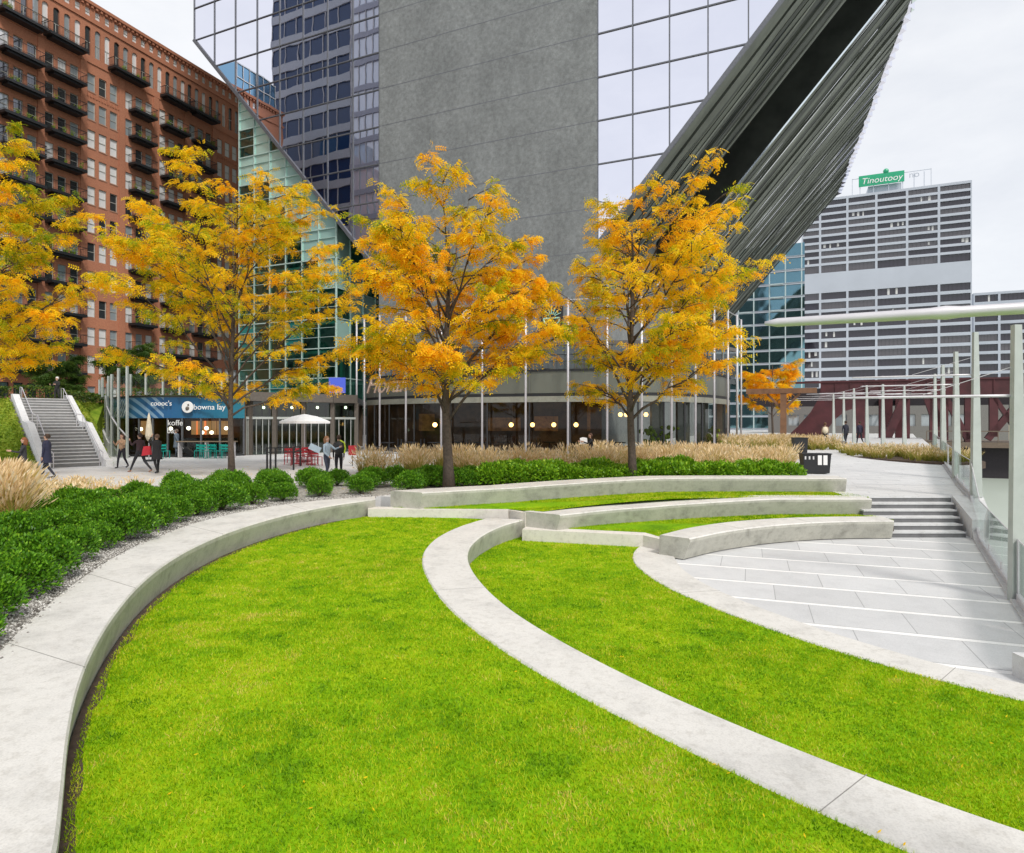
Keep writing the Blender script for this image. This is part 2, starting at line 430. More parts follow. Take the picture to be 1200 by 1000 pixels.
r3i = [(4.22, 16.39), (3.89, 15.53), (3.70, 14.6), (3.66, 13.4), (3.72, 12.6), (4.05, 11.1), (4.71, 9.75), (5.24, 8.75), (5.75, 8.1), (6.2, 7.65), (7.0, 7.1), (8.0, 6.7), (9.8, 6.2)]
R3O = spline(r3o, 90, 1); R3I = spline(r3i, 90, 1)
def ring(name, O, I, zt, zb, under, label, joints=()):
    """curved seat wall: smooth top, undercut inner face; joints are shallow dark grooves"""
    n = len(O); zt = np.broadcast_to(zt, n); zb = np.broadcast_to(zb, n)
    root = empty(name, (float(O[n // 2][0]), float(O[n // 2][1]), float(zb[n // 2])), 0, label, 'seat wall')
    d = (O - I); d /= np.linalg.norm(d, axis=1)[:, None]
    bz = .025
    prof = [(O - d * 0, zb), (O, zt - bz), (O - d * bz, zt), (I + d * bz, zt), (I, zt - bz), (I, zt - .09), (I + d * under, zb)]
    vs = []; 
    for i in range(n):
        for a, z in prof: vs.append((a[i][0], a[i][1], z[i]))
    k = len(prof); mb = MB()
    fs = []; mi = []
    for i in range(n - 1):
        for j in range(k - 1):
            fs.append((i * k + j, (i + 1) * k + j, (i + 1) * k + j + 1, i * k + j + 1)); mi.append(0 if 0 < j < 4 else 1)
    mb.v = [tuple(map(float, v)) for v in vs]; mb.f = fs; mb.m = mi
    mb.f += [tuple(range(k)), tuple(range((n - 1) * k, n * k))[::-1]]; mb.m += [1, 1]
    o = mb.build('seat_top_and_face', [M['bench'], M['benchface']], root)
    import bmesh
    bm = bmesh.new(); bm.from_mesh(o.data); bmesh.ops.recalc_face_normals(bm, faces=bm.faces); bm.to_mesh(o.data); bm.free()
    for j in joints:
        a, b = O[j], I[j]; jm = MB()
        jm.bar((a[0], a[1], zt[j] + .0005), (b[0], b[1], zt[j] + .0005), .007, .003)
        jm.bar((b[0] - d[j][0] * .001, b[1] - d[j][1] * .001, zt[j] - .02), (b[0] + d[j][0] * (under - .001), b[1] + d[j][1] * (under - .001), zb[j] + .02), .007, .006, up=(d[j][0], d[j][1], 0))
        jm.build('joint', M['jointgrey'], root)
    return root
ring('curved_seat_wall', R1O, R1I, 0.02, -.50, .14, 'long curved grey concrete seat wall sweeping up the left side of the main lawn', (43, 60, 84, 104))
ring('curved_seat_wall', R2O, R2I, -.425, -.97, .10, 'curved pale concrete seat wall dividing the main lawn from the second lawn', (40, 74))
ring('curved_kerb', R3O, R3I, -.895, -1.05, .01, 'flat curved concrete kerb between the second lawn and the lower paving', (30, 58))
# far row of benches
xA = np.linspace(-3, 10.9, 80); xB = np.linspace(.8, 10.6, 80); ZA = -.225 + .19 * np.clip(xA / 5, 0, 1); TB = np.clip((xB - 1.5) / 6, 0, 1); ZB = -.615 + .12 * np.clip((xB - 3.8) / 4, 0, 1)

def bench(back, front, zt, zb, under, label, joints):
    A = spline(back, 80, 1); B = spline(front, 80, 1)
    return ring('curved_bench', A, B, zt, zb, under, label, joints)
bAo = [(-3.55, 18.7), (-1.9, 19.8), (0, 20.75), (2.5, 21.45), (5.4, 21.8), (8.2, 21.85), (10.95, 21.7)]
bAi = [(-2.55, 18.2), (-1.0, 19.15), (1.3, 20.1), (3.6, 20.65), (6.0, 20.9), (8.5, 20.9), (10.8, 20.65)]
bBo = [(.30, 17.6), (1.7, 18.7), (3.4, 19.35), (5.4, 19.75), (8, 19.9), (10.72, 19.8)]
bBi = [(1.27, 16.9), (2.4, 17.75), (4.0, 18.4), (5.8, 18.75), (8, 18.95), (10.6, 18.85)]
bCo = [(3.51, 15.24), (4.45, 16.35), (5.8, 17.35), (7.65, 18.05), (9.2, 18.25), (10.55, 18.25)]
bCi = [(4.10, 14.75), (5.1, 15.7), (6.6, 16.7), (8.3, 17.25), (9.4, 17.42), (10.4, 17.42)]
bench(bAo, bAi, ZA + .475, ZA - .02, .12, 'curved concrete bench backed by leafy shrubs, highest of the three far benches', (20, 40, 60))
bench(bBo, bBi, ZB + .42 + .07 * TB, ZB - .02, .12, 'curved concrete bench between two narrow lawns, middle of the three far benches', (20, 40, 60))
bench(bCo, bCi, -.43, -.93, .16, 'curved concrete bench facing the lower paving, lowest of the three far benches', (25, 52))

# pale edging along the front of the two upper lawns
sm = MB(); sm.prism([(-4.2, 18.75), (-4.1, 18.2), (-.1, 18.02), (-.1, 18.5)], -.60, -.22)
o = sm.build('edging_kerb', M['strip']); tag(o, 'flat pale edging kerb at the foot of the highest far bench, beside the main lawn', 'edging')
sm = MB(); sm.prism([(.42, 17.7), (3.6, 16.75), (4.3, 16.3), (3.72, 15.5), (3.32, 16.2), (.27, 17.08)], -1.05, -.61)
o = sm.build('edging_kerb', M['strip']); tag(o, 'flat pale edging kerb at the foot of the middle far bench, beside the second lawn', 'edging')
sm = MB(); sm.prism([(-.1, 18.5), (-.1, 18.1), (.36, 17.5), (.55, 17.9), (1.2, 18.6)], -1.05, -.23)
o = sm.build('corner_block', M['strip']); tag(o, 'small pale concrete corner between the ends of the curved seat wall and middle bench', 'block')

# lawns
def sheet(name, polys_z, mat, kind='structure', label=None):
    mb = MB()
    for poly, z0, z1 in polys_z: mb.prism([tuple(map(float, p)) for p in poly], z0, z1)
    o = mb.build(name, mat); o['kind'] = kind
    return o
LB1 = offset(R1I, 0)  # lawn reaches under the overhang
l1 = MB(); A = spline([tuple(p) for p in (R1I * .93 + R1O * .07)], 110, 0); B = spline([tuple(p) for p in (R2O[::-1] * .9 + R2I[::-1] * .1)], 110, 0)
poly1 = [tuple(p) for p in A] + [(-3.9, 18.75), (.3, 17.75)] + [tuple(p) for p in B[::-1]] + [(8, -2), (-1.2, -2)]
def tri_sheet(name, poly, z, mat):
    from mathutils.geometry import tessellate_polygon
    t = tessellate_polygon([[Vector((x, y, 0)) for x, y in poly]])
    mb = MB(); fs = []
    for a, b, c in t:
        pa, pb, pc = poly[a], poly[b], poly[c]
        cr = (pb[0] - pa[0]) * (pc[1] - pa[1]) - (pb[1] - pa[1]) * (pc[0] - pa[0])
        fs.append((a, b, c) if cr > 0 else (a, c, b))
    mb.add([(x, y, z) for x, y in poly], fs)
    o = mb.build(name, mat); o['kind'] = 'structure'; return o
poly1 = [tuple(p) for p in A] + [(-3.95, 18.7), (.3, 17.6)] + [tuple(p) for p in (R2O * .9 + R2I * .1)] + [(8, -2), (-1.2, -2)]
tri_sheet('lawn', poly1, -.45, M['lawn'])
poly2 = [(.38, 17.5)] + [tuple(p) for p in (R2I * .92 + R2O * .08)] + [(9.6, 1.8), (9.7, 5.6)] + [tuple(p) for p in (R3O * .9 + R3I * .1)[::-1]]
tri_sheet('lawn', poly2, -.915, M['lawn'])
SA = spline(bAi, 60, 1); SBo = spline(bBo, 60, 1); SBi = spline(bBi, 60, 1); SCo = spline(bCo, 60, 1)
polyA = [(-3.6, 18.6), (-2.5, 18.3), (-.1, 18.2), (.4, 17.75)] + [tuple(p) for p in SBo[3:] + (.1, -.45)] + [tuple(p) for p in (SA + (-.1, .25))[::-1]]
polyB = [(.75, 17.45), (3.45, 16.6)] + [tuple(p) for p in SCo[4:] + (.1, -.4)] + [tuple(p) for p in (SBi + (-.1, .25))[::-1]]
def slope_sheet(name, poly, zf, mat):
    o = tri_sheet(name, poly, 0, mat)
    for v in o.data.vertices: v.co.z = zf(v.co.x)
    return o
zfA = lambda x: float(-.225 + .19 * np.clip(x / 5, 0, 1)) + .006
zfB = lambda x: float(-.615 + .12 * np.clip((x - 3.8) / 4, 0, 1)) + .006
for pl_, zt_ in ((polyA, -.245), (polyB, -.64)):
    o = MB().prism(pl_, -1.1, zt_).build('soil', M['soil']); o['kind'] = 'structure'
slope_sheet('lawn', polyA, zfA, M['lawn']); slope_sheet('lawn', polyB, zfB, M['lawn'])
# risers of the strip between the near and far halves
# worn soil along the foot of the long wall
sl = MB(); A1 = R1I[14:112]; d1 = (R1O - R1I)[14:112]; d1 = d1 / np.linalg.norm(d1, axis=1)[:, None]
wv = np.array([.03 + .07 * abs(math.sin(i * .33) + .5 * math.sin(i * .91)) * math.exp(-((i - 40) / 30.) ** 2) + .02 * rnd.random() for i in range(len(A1))])
strip_sheet(sl, A1 + d1 * .10, A1 - d1 * (wv[:, None] + .03), -.446)
o = sl.build('soil', M['soil']); o['kind'] = 'structure'

# grass blades over the lawns
def blades(poly, z, parts, dens_f, hgt, seed, holes=None):
    g = np.random.default_rng(seed); poly = np.array(poly)
    lo_, hi_ = poly.min(0), poly.max(0); lo_ = np.maximum(lo_, (-12, 2.6)); hi_ = np.minimum(hi_, (14, 30))
    n = int((hi_ - lo_).prod() * 5200); pts = g.uniform(lo_, hi_, (n, 2))
    D = pts[:, 1]; keep = g.random(n) < np.clip(dens_f(D), 0, 1); pts = pts[keep]
    keep = (np.abs(pts[:, 0]) < .85 * pts[:, 1] + .6); pts = pts[keep]
    pts = pts[inpoly(pts, poly)]
    parts.append((pts, z, hgt, g))
def bl_mesh(name, parts, mat):
    Vs = []; Hs = []
    q_ = np.random.default_rng(77).normal(0, 1, (1001, 1001)); cl_ = (q_[:-1, :-1] + q_[1:, :-1] + q_[:-1, 1:] + q_[1:, 1:]) * .055; cz = np.random.default_rng(78).normal(0, .075, (202, 202)); ii = np.arange(1000) / 5; i0 = ii.astype(int); fr_ = ii - i0; fr_ = fr_ * fr_ * (3 - 2 * fr_)
    rw = cz[i0] * (1 - fr_)[:, None] + cz[i0 + 1] * fr_[:, None]; cl_ = cl_ + rw[:, i0] * (1 - fr_) + rw[:, i0 + 1] * fr_
    for pts, z, hgt, g in parts:
        n = len(pts); a = g.uniform(0, 2 * np.pi, n); D = pts[:, 1]
        h = hgt * g.uniform(.5, 1.15, n); wd = (.0028 + .0006 * D) * g.uniform(.7, 1.3, n); ln = g.normal(0, .5, (n, 2)) * h[:, None]
        zz = np.full(n, z) if not callable(z) else np.array([z(x) for x in pts[:, 0]]); b = np.c_[pts, zz - .003]; s = np.c_[np.cos(a) * wd, np.sin(a) * wd, np.zeros(n)]
        t = b + np.c_[ln, h]
        V = np.stack([b - s, b + s, t], 1); Vs.append(V.reshape(-1, 3))
        ph = np.sin(pts[:, 0] * 1.9 + 1.3 * np.sin(pts[:, 1] * 1.1)) * np.sin(pts[:, 1] * 1.4 + 2 * np.sin(pts[:, 0] * .8))
        ph2 = np.sin(pts[:, 0] * 6.1 + 2 * np.sin(pts[:, 1] * 4.3)) * np.sin(pts[:, 1] * 5.7 + 2.4 * np.sin(pts[:, 0] * 3.8))
        Hs.append(np.clip(.55 + .08 * ph + .05 * ph2 + cl_[(pts[:, 0] * 9 + 500).astype(int) % 997, (pts[:, 1] * 9).astype(int) % 997] + g.normal(0, .15, n), 0, 1))
    V = np.concatenate(Vs); H = np.concatenate(Hs)
    o = np_mesh(name, V, np.arange(len(V)).reshape(-1, 3), [mat], {'hue': H}); return o
M['blade'] = attr_leaf('grass_blades', [(.05, (.085, .215, .002)), (.33, (.23, .415, .002)), (.58, (.40, .55, .003)), (.85, (.56, .60, .02)), (1, (.68, .57, .12))], .32, .6)
dn = lambda D: np.where(D < 6, 1., np.where(D < 9, .75, np.where(D < 13, .5, .3)))
parts = []
blades([tuple(p) for p in (R1I - (0.0, 0))] + [(-3.9, 18.5), (.3, 17.4)] + [tuple(p) for p in R2O + (0, 0)] + [(8, -2), (-1.2, -2)], -.45, parts, dn, .032, 1)
blades(poly2, -.915, parts, dn, .032, 2)
blades(polyA, zfA, parts, dn, .04, 3); blades(polyB, zfB, parts, dn, .04, 4)
o = bl_mesh('grass', parts, M['blade']); tag(o, 'short bright green mown grass covering the curved lawns', 'grass', kind='stuff')

# ------------------------------------------------------------------ ground levels
def RL(D): return 13.9 + .61 * (D - 19.4)          # river edge line
o = MB().prism([(-1500, -600), (2500, -600), (2500, 2600), (-1500, 2600)], -5.2, -5.0).build('ground', plain('ground_earth', (.12, .12, .11), .9, 0, .2, .05)); o['kind'] = 'structure'
o = MB().prism([(RL(-60) + .3, -60), (RL(-60) + 60, -60), (RL(1200) + 60, 1200), (RL(1200), 1200)], -3.6, -3.4).build('water', M['water']); o['kind'] = 'structure'
low = [(3.0, 17.3), (2.6, 16), (2.9, 13), (4, 9.0), (5.6, 7.2), (RL(7), 7.0), (RL(17.2), 17.2), (RL(19.4), 19.4), (10.2, 19.4), (6, 18.6)]
o = MB().prism(low, -4.9, -.95).build('paving', M['low']); o['kind'] = 'structure'
# plaza slab: west of the rings, north of the benches
pl = [(-4.9, 19.35), (-4.0, 19.5), (-3.2, 19.0), (-1, 20.2), (3, 21.6), (8, 22.0), (10.5, 21.3), (10.3, 19.95), (13.35, 19.42), (14.05, 19.42)]
pl += [(RL(23), 23.0)]
W_ = [(-60, 23.0), (-60, -10), (-3.2, -10)] + [tuple(p) for p in R1O[::4]]
slab = W_ + pl[1:]
o = MB().prism(slab, -4.9, -.004).build('plaza', M['pla']); o['kind'] = 'structure'
def prom_z(D): return 0 if D < 23 else min(.55, (D - 23) * .022)
pm = MB()
ds = [23, 30, 40, 48, 70]
for a, b in zip(ds[:-1], ds[1:]):
    pm.quad((6 + (a - 23) * .3, a, prom_z(a)), (RL(a), a, prom_z(a)), (RL(b), b, prom_z(b)), (6 + (b - 23) * .3, b, prom_z(b)))
pm.quad((RL(70), 70, prom_z(70)), (RL(70), 70, -5), (RL(23), 23, -5), (RL(23), 23, 0))
o = pm.build('promenade', M['prom']); o['kind'] = 'structure'
o = MB().prism([(-400, 22.99), (RL(22.99), 22.99), (RL(400), 400), (-400, 400)], -4.9, -.008).build('plaza', M['pla']); o['kind'] = 'structure'
o = MB().prism([(RL(140) + 60, 140), (900, 140), (1500, 1500), (RL(1500) + 60, 1500)], -4.9, 1.0).build('pavement', plain('far_pavement', (.3, .3, .3), .8)); o['kind'] = 'structure'

# steps up to the promenade with their cheek wall
st = MB(); n = 6; e = Vector((.94, -.35, 0)).normalized()
for i in range(n):
    zt = -.95 + (i + 1) * .158
    d0 = 17.75 + i * .33
    xl, xr = 10.3, 12.6 + (i * .33) * .44
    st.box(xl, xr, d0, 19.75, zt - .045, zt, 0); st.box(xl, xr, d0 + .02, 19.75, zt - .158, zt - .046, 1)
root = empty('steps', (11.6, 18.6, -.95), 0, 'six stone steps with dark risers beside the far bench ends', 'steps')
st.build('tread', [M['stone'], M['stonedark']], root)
cw = MB()
cw.add([(12.62, 17.55, -.95), (13.12, 17.45, -.95), (14.2, 19.3, -.95), (13.4, 19.5, -.95),
        (12.62, 17.55, -.42), (13.12, 17.45, -.42), (14.2, 19.3, .03), (13.4, 19.5, .03)],
       [(4, 5, 6, 7), (0, 1, 5, 4), (1, 2, 6, 5), (2, 3, 7, 6), (3, 0, 4, 7)])
o = cw.build('stone_ramp_wall', M['stone']); tag(o, 'sloping pale stone cheek wall between the steps and the glass railing', 'wall')

# ------------------------------------------------------------------ glass railing along the river
rail = empty('glass_railing', (RL(19), 19, 0), 0, 'frameless glass railing with silver rails along the river edge', 'railing')
def rz_(D):
    if D >= 19.4: return prom_z(D)
    if D <= 17.1: return -.95
    return -.95 + (D - 17.1) / 2.3 * .95
ps = [7.6, 9.5, 11.4, 13.3, 15.2, 17.1, 19.4, 21.6, 24, 26.5, 29, 32, 35, 38, 41]
for a, b in zip(ps[:-1], ps[1:]):
    za, zb = rz_(a), rz_(b); xa, xb = RL(a), RL(b)
    g = MB(); f = .012
    ax, ay = xa + (xb - xa) * f, a + (b - a) * f; bx, by = xb - (xb - xa) * f, b - (b - a) * f
    g.add([(ax, ay, za + .12), (bx, by, zb + .12), (bx, by, zb + 1.08), (ax, ay, za + 1.08), (ax + .014, ay - .008, za + .12), (bx + .014, by - .008, zb + .12), (bx + .014, by - .008, zb + 1.08), (ax + .014, ay - .008, za + 1.08)],
          [(0, 1, 2, 3), (7, 6, 5, 4), (3, 2, 6, 7), (0, 3, 7, 4), (2, 1, 5, 6)])
    g.build('glass_panel', M['railglass'], rail)
    p_ = MB().bar((xa, a, za - .02), (xa, a, za + (1.1 if a in (11.4, 19.4, 29) else .3)), .035, .03); p_.build('post', M['metal'], rail)
tb = MB(); bb = MB(); kb = MB()
for a, b in zip(ps[:-1], ps[1:]):
    tb.tube([(RL(a), a, rz_(a) + 1.1), (RL(b), b, rz_(b) + 1.1)], .011, 6)
    bb.bar((RL(a), a, rz_(a) + .09), (RL(b), b, rz_(b) + .09), .07, .11)
    kb.bar((RL(a) + .04, a, rz_(a) - .02), (RL(b) + .04, b, rz_(b) - .02), .3, .12)
tb.build('handrail', M['metal'], rail); bb.build('base_channel', M['metal'], rail); kb.build('kerb', M['stone'], rail)

o = MB().box(6.33, 7.0, 7.7, 8.1, -.96, -.66).build('stone_block', M['stone']); tag(o, 'low grey stone block at the right frame edge beside the flat kerb', 'block')
# ------------------------------------------------------------------ light masts with long arms
def mast(x, y, zb, H, label, arm=2.9, az=3.68, ang=R(156)):
    r = empty('light_mast', (x, y, zb), 0, label, 'lamp post', 'light masts along the river edge')
    p = MB(); w0, w1 = .30, .13
    p.add([(-w0 / 2, -.06, 0), (w0 / 2, -.06, 0), (w0 / 2, .06, 0), (-w0 / 2, .06, 0), (-w1 / 2 - .03, -.05, H), (w1 / 2 - .03, -.05, H), (w1 / 2 - .03, .05, H), (-w1 / 2 - .03, .05, H)],
          [(0, 1, 5, 4), (1, 2, 6, 5), (2, 3, 7, 6), (3, 0, 4, 7), (4, 5, 6, 7)])
    p.build('pole', M['paintgrey'], r, world=False)
    c, s = math.cos(ang), math.sin(ang)
    a = MB(); pts = [(c * t, s * t, az + .0 * t) for t in (-.1, .6, arm * .72, arm * .74, arm * .76, arm * .98, arm)]
    a.tube(pts, [.026, .026, .025, .031, .025, .021, .008], 12)
    a.build('arm', M['metal'], r, smooth=True, world=False)
    t = MB().bar((0, 0, az + .55), (c * arm * .5, s * arm * .5, az + .04), .012, .012)
    t.build('stay_rod', M['metal'], r, world=False)
    return r
mast(3.82, 1.95, -.95, 5.0, 'nearest silver arm reaching in above the walkway in front of the tall grey office block', 2.84)
for px, D, lab in ((1193, 11.5, 'tapered pale green grey light mast nearest the river side of the lower paving'), (1144, 19.2, 'tapered light mast standing behind the glass railing by the steps'),
                   (1121, 24.9, 'light mast beyond the steps, just left of the one by the steps'), (1105.5, 32.5, 'light mast between the planted island and the river bridge'), (1096, 41, 'short looking light mast at the far corner of the planted island')):
    mast(*P(px, D), -.95 if D < 17 else prom_z(D), 4.95, lab, 3.3 if D > 12 else 2.9)

for px, D, lab in ((1060, 49, 'rightmost far light mast behind the planted island'), (1035, 46.5, 'far light mast behind the middle of the planted island'), (1016, 48.5, 'far light mast at the left end of the planted island'),
                   (1001, 53, 'far light mast just right of the pair walking on the promenade'), (989, 58, 'thin far light mast behind the pair walking on the promenade'), (977, 63, 'farthest light mast, left of the pair walking on the promenade')):
    mast(*P(px, D), prom_z(D), 4.5, lab, 4.2, 3.9)
# ================================================================== buildings
def wall_open(mb, x0, x1, z0, z1, rects, depth=.25, y=0, mi=0, rmi=None):
    """wall in the local xz plane (outside = -y) with real openings and reveals"""
    xs = sorted({x0, x1, *[r[0] for r in rects], *[r[1] for r in rects]}); zs = sorted({z0, z1, *[r[2] for r in rects], *[r[3] for r in rects]})
    xs = [x for x in xs if x0 - 1e-6 <= x <= x1 + 1e-6]; zs = [z for z in zs if z0 - 1e-6 <= z <= z1 + 1e-6]
    idx = {}; vs = []
    def vid(i, j):
        if (i, j) not in idx: idx[(i, j)] = len(vs); vs.append((xs[i], y, zs[j]))
        return idx[(i, j)]
    fs = []
    R_ = np.array(rects) if rects else np.zeros((0, 4))
    for i in range(len(xs) - 1):
        cx = (xs[i] + xs[i + 1]) / 2; near = R_[(R_[:, 0] < cx) & (R_[:, 1] > cx)]
        for j in range(len(zs) - 1):
            cz = (zs[j] + zs[j + 1]) / 2
            if ((near[:, 2] < cz) & (near[:, 3] > cz)).any(): continue
            fs.append((vid(i, j), vid(i + 1, j), vid(i + 1, j + 1), vid(i, j + 1)))
    mb.add(vs, fs, mi); rm = mi if rmi is None else rmi
    for a, b, c, d in rects:
        if b <= x0 or a >= x1: continue
        mb.add([(a, y, c), (b, y, c), (b, y, d), (a, y, d), (a, y + depth, c), (b, y + depth, c), (b, y + depth, d), (a, y + depth, d)],
               [(0, 4, 5, 1), (1, 5, 6, 2), (2, 6, 7, 3), (3, 7, 4, 0)], rm)
def sash_mesh(w, h, glass, frame, name='window', mid=True, fw=.07):
    mb = MB(); mb.quad((-w / 2, .06, 0), (w / 2, .06, 0), (w / 2, .06, h), (-w / 2, .06, h), 0)
    for a, b, c, d in ((-w / 2, -w / 2 + fw, 0, h), (w / 2 - fw, w / 2, 0, h), (-w / 2 + fw, w / 2 - fw, 0, fw), (-w / 2 + fw, w / 2 - fw, h - fw, h)) + (((-w / 2 + fw, w / 2 - fw, h / 2 - fw / 2, h / 2 + fw / 2),) if mid else ()):
        mb.box(a, b, 0, .055, c, d, 1)
    mb.box(-w / 2 - .06, w / 2 + .06, -.2, .0, -.14, -.003, 2)
    o = mb.build(name, [glass, frame, M['sill']]); me = o.data; bpy.data.objects.remove(o); return me
def put(me, parent, loc, name='window', rz=0):
    o = bpy.data.objects.new(name, me); col.objects.link(o); o.parent = parent; o.location = loc; o.rotation_euler = (0, 0, rz); return o

M['sill'] = plain('sill_stone', (.40, .22, .15), .8)
# ---------------- red brick loft building
D0 = 55.5; XB = -43.7 + .4147 * (D0 - 100)
bk = empty('brick_building', (XB, D0, 0), math.atan2(1, .4147), 'long red brick loft building with black balconies and an arched top floor', 'building')
K = 1.0826
def S(D): return (D - D0) * K
LEN = S(112); ZT = 54.0
rects = []; wins = []
bays = [62.6, 67.2, 71.8, 76.2, 80.8, 85.4, 90.0, 94.5, 99.1, 103.7, 108.3]
for bi, bc in enumerate(bays):
    for k in range(13):
        zc = 44.4 - 3.5 * k
        if zc < 4.5: continue
        for j in (-1, 0, 1):
            s = S(bc + j * 1.33); hh = 2.2 if k < 11 else 1.6; ww = 1.0
            rects.append((s - ww / 2, s + ww / 2, zc - hh / 2, zc + hh / 2)); wins.append((bc, s, zc - hh / 2, ww, hh, bi, k, j))
arch = []
for bc in bays:
    for j in range(4):
        s = S(bc - 1.74 + j * 1.15)
        rects.append((s - .36, s + .36, 47.7, 51.2)); arch.append((s, bc))
small = []
for bc in bays:
    for j in range(4):
        s = S(bc - 1.74 + j * 1.15)
        rects.append((s - .33, s + .33, 52.55, 53.55)); small.append((s, bc))
wb = MB(); wall_open(wb, 0, LEN, -3, ZT, rects, .32)
# end wall, back, roof slab
wb.quad((0, 22, -3), (0, 0, -3), (0, 0, ZT), (0, 22, ZT)); wb.quad((LEN, 0, -3), (LEN, 22, -3), (LEN, 22, ZT), (LEN, 0, ZT))
wb.quad((0, 0, ZT), (LEN, 0, ZT), (LEN, 22, ZT), (0, 22, ZT)); wb.quad((LEN, 22, -3), (0, 22, -3), (0, 22, ZT), (LEN, 22, ZT))
for s, bc in arch:   # arched heads inside the openings
    n = 6; r = .36; pts = [(s + r * math.cos(math.pi * i / n), 51.2 - r + r * math.sin(math.pi * i / n) * .999) for i in range(n + 1)]
    right = [(s + r, 51.2)] ; top = (s, 51.2)
    vs = [(x, .003, z) for x, z in pts] + [(s + r, .003, 51.2), (s - r, .003, 51.2)]
    fs = [(i, n + 1, i + 1) for i in range(n // 2)] + [(n // 2, n + 1, n + 2)] + [(i, n + 2, i + 1) for i in range(n // 2, n)]
    wb.add(vs, [f[::-1] for f in fs])
wb.build('wall', M['brick'], bk, world=False)
tr = MB()
tr.box(-.3, LEN, -.32, 0, 53.95, 54.35); tr.box(-.2, LEN, -.16, -.002, 51.85, 52.15); tr.box(-.2, LEN, -.12, -.002, 46.75, 46.95)
for i in range(int(LEN / .6)): tr.box(i * .6, i * .6 + .28, -.22, -.002, 53.62, 53.94)
tr.build('cornice', M['brick'], bk, world=False)
pi_ = MB()
for a, b in zip(bays[:-1], bays[1:]):
    s = (S(a) + S(b)) / 2; pi_.box(s - .38, s + .38, -.14, -.003, -3, 46.7)
    for i in range(5):
        for k in (0,): pass
for bc in (80.8, 99.1):
    for i in range(12):
        s = S(bc) - 2 + i * .36; pi_.box(s, s + .16, -.1, -.003, 42.55, 42.95)
pi_.build('pilaster', M['brick'], bk, world=False)
# windows: nearest hundred visible are parts, the rest one mesh
frameM = plain('pale_window_frame', (.42, .42, .38), .6)
vari = [sash_mesh(1.0, 2.2, M[g], frameM) for g in ('win1', 'win2', 'win3')]
vari_s = [sash_mesh(1.0, 1.6, M[g], M['darkmetal']) for g in ('win1', 'win1', 'win1')]
vis = []
for wv_ in wins:
    bc, s, z, ww, hh, bi, k, j = wv_
    x = 600 + F * (.4147 - 85.17 / (bc + j * 1.33)); y_ = HZ - (z + hh / 2 - CH) / (bc + j * 1.33) * F
    seen = 0 < x < 270 and y_ > 0
    vis.append((0 if seen else 1, bc, wv_))
vis.sort(key=lambda t: (t[0], t[1]))
cnt = 0; rest = MB(); rest.v = []
for _, _, (bc, s, z, ww, hh, bi, k, j) in vis:
    q = rnd.random(); vi = (1 if q < .72 else 2 if q < .88 else 0) if bc in (80.8, 85.4, 90.0, 99.1) else (0 if q < .5 else 2 if q < .85 else 1)
    if cnt < 90:
        put((vari if hh > 2 else vari_s)[vi], bk, (s, .14, z)); cnt += 1
    else:
        rest.quad((s - .5, .2, z), (s + .5, .2, z), (s + .5, .2, z + hh), (s - .5, .2, z + hh), vi)
        for a, b, c, d in ((s - .5, s - .43, z, z + hh), (s + .43, s + .5, z, z + hh), (s - .43, s + .43, z, z + .07), (s - .43, s + .43, z + hh / 2 - .035, z + hh / 2 + .035)):
            rest.box(a, b, .14, .195, c, d, 3)
for i, (s, bc) in enumerate(arch):
    rest.quad((s - .36, .2, 47.7), (s + .36, .2, 47.7), (s + .36, .2, 51.2), (s - .36, .2, 51.2), (1, 0, 2)[i % 3])
    rest.box(s - .36, s + .36, .14, .19, 49.3, 49.38, 3); rest.box(s - .03, s + .03, .14, .19, 47.7, 49.3, 3)
for i, (s, bc) in enumerate(small):
    rest.quad((s - .33, .2, 52.55), (s + .33, .2, 52.55), (s + .33, .2, 53.55), (s - .33, .2, 53.55), 1)
    rest.box(s - .33, s + .33, .14, .19, 53.0, 53.06, 3)
rest.build('window', [M['win1'], M['win2'], M['win3'], frameM], bk, world=False, kind='stuff')
# balconies
def balcony(bc, z, wd, dp=1.5):
    s = S(bc); fl = MB(); fl.box(s - wd / 2, s + wd / 2, -dp, -.15, z - .32, z); fl.box(s - wd / 2 + .4, s + wd / 2 - .4, -dp + .3, -.15, z - .55, z - .325)
    b = fl.build('balcony', M['black'], bk, world=False)
    r_ = MB(); h = 1.05
    P4 = [(s - wd / 2 + .03, -.16), (s - wd / 2 + .03, -dp + .03), (s + wd / 2 - .03, -dp + .03), (s + wd / 2 - .03, -.16)]
    for a, c in zip(P4[:-1], P4[1:]):
        r_.bar((*a, z + h), (*c, z + h), .05, .05); r_.bar((*a, z + .12), (*c, z + .12), .03, .03)
        n = max(2, int(math.dist(a, c) / .16))
        for i in range(n + 1):
            t = i / n; x, y = a[0] + (c[0] - a[0]) * t, a[1] + (c[1] - a[1]) * t
            r_.bar((x, y, z + .02), (x, y, z + h), .018, .018)
    o = r_.build('railing', M['black'], bk, world=False); o.parent = b
    if rnd.random() < .6:
        for i in range(rnd.randint(2, 4)):
            g = MB(); px_ = s + rnd.uniform(-wd / 2 + .3, wd / 2 - .3); h_ = rnd.uniform(.25, .5)
            g.lathe([(.12, 0), (.17, .3), (.02, .31)], (px_, -dp + .35, z + .002), 8)
            for _ in range(30):
                q = Vector((rnd.gauss(0, .13), rnd.gauss(0, .13), .3 + rnd.random() * h_)); w_2 = Vector((rnd.gauss(0, .1), rnd.gauss(0, .1), rnd.gauss(0, .06)))
                q += Vector((px_, -dp + .35, z)); g.add([q, q + w_2, q + w_2 * .5 + Vector((.05, .03, .09))], [(0, 1, 2)])
            o = g.build('potted_plant', M['slope'], bk, world=False); o.parent = b
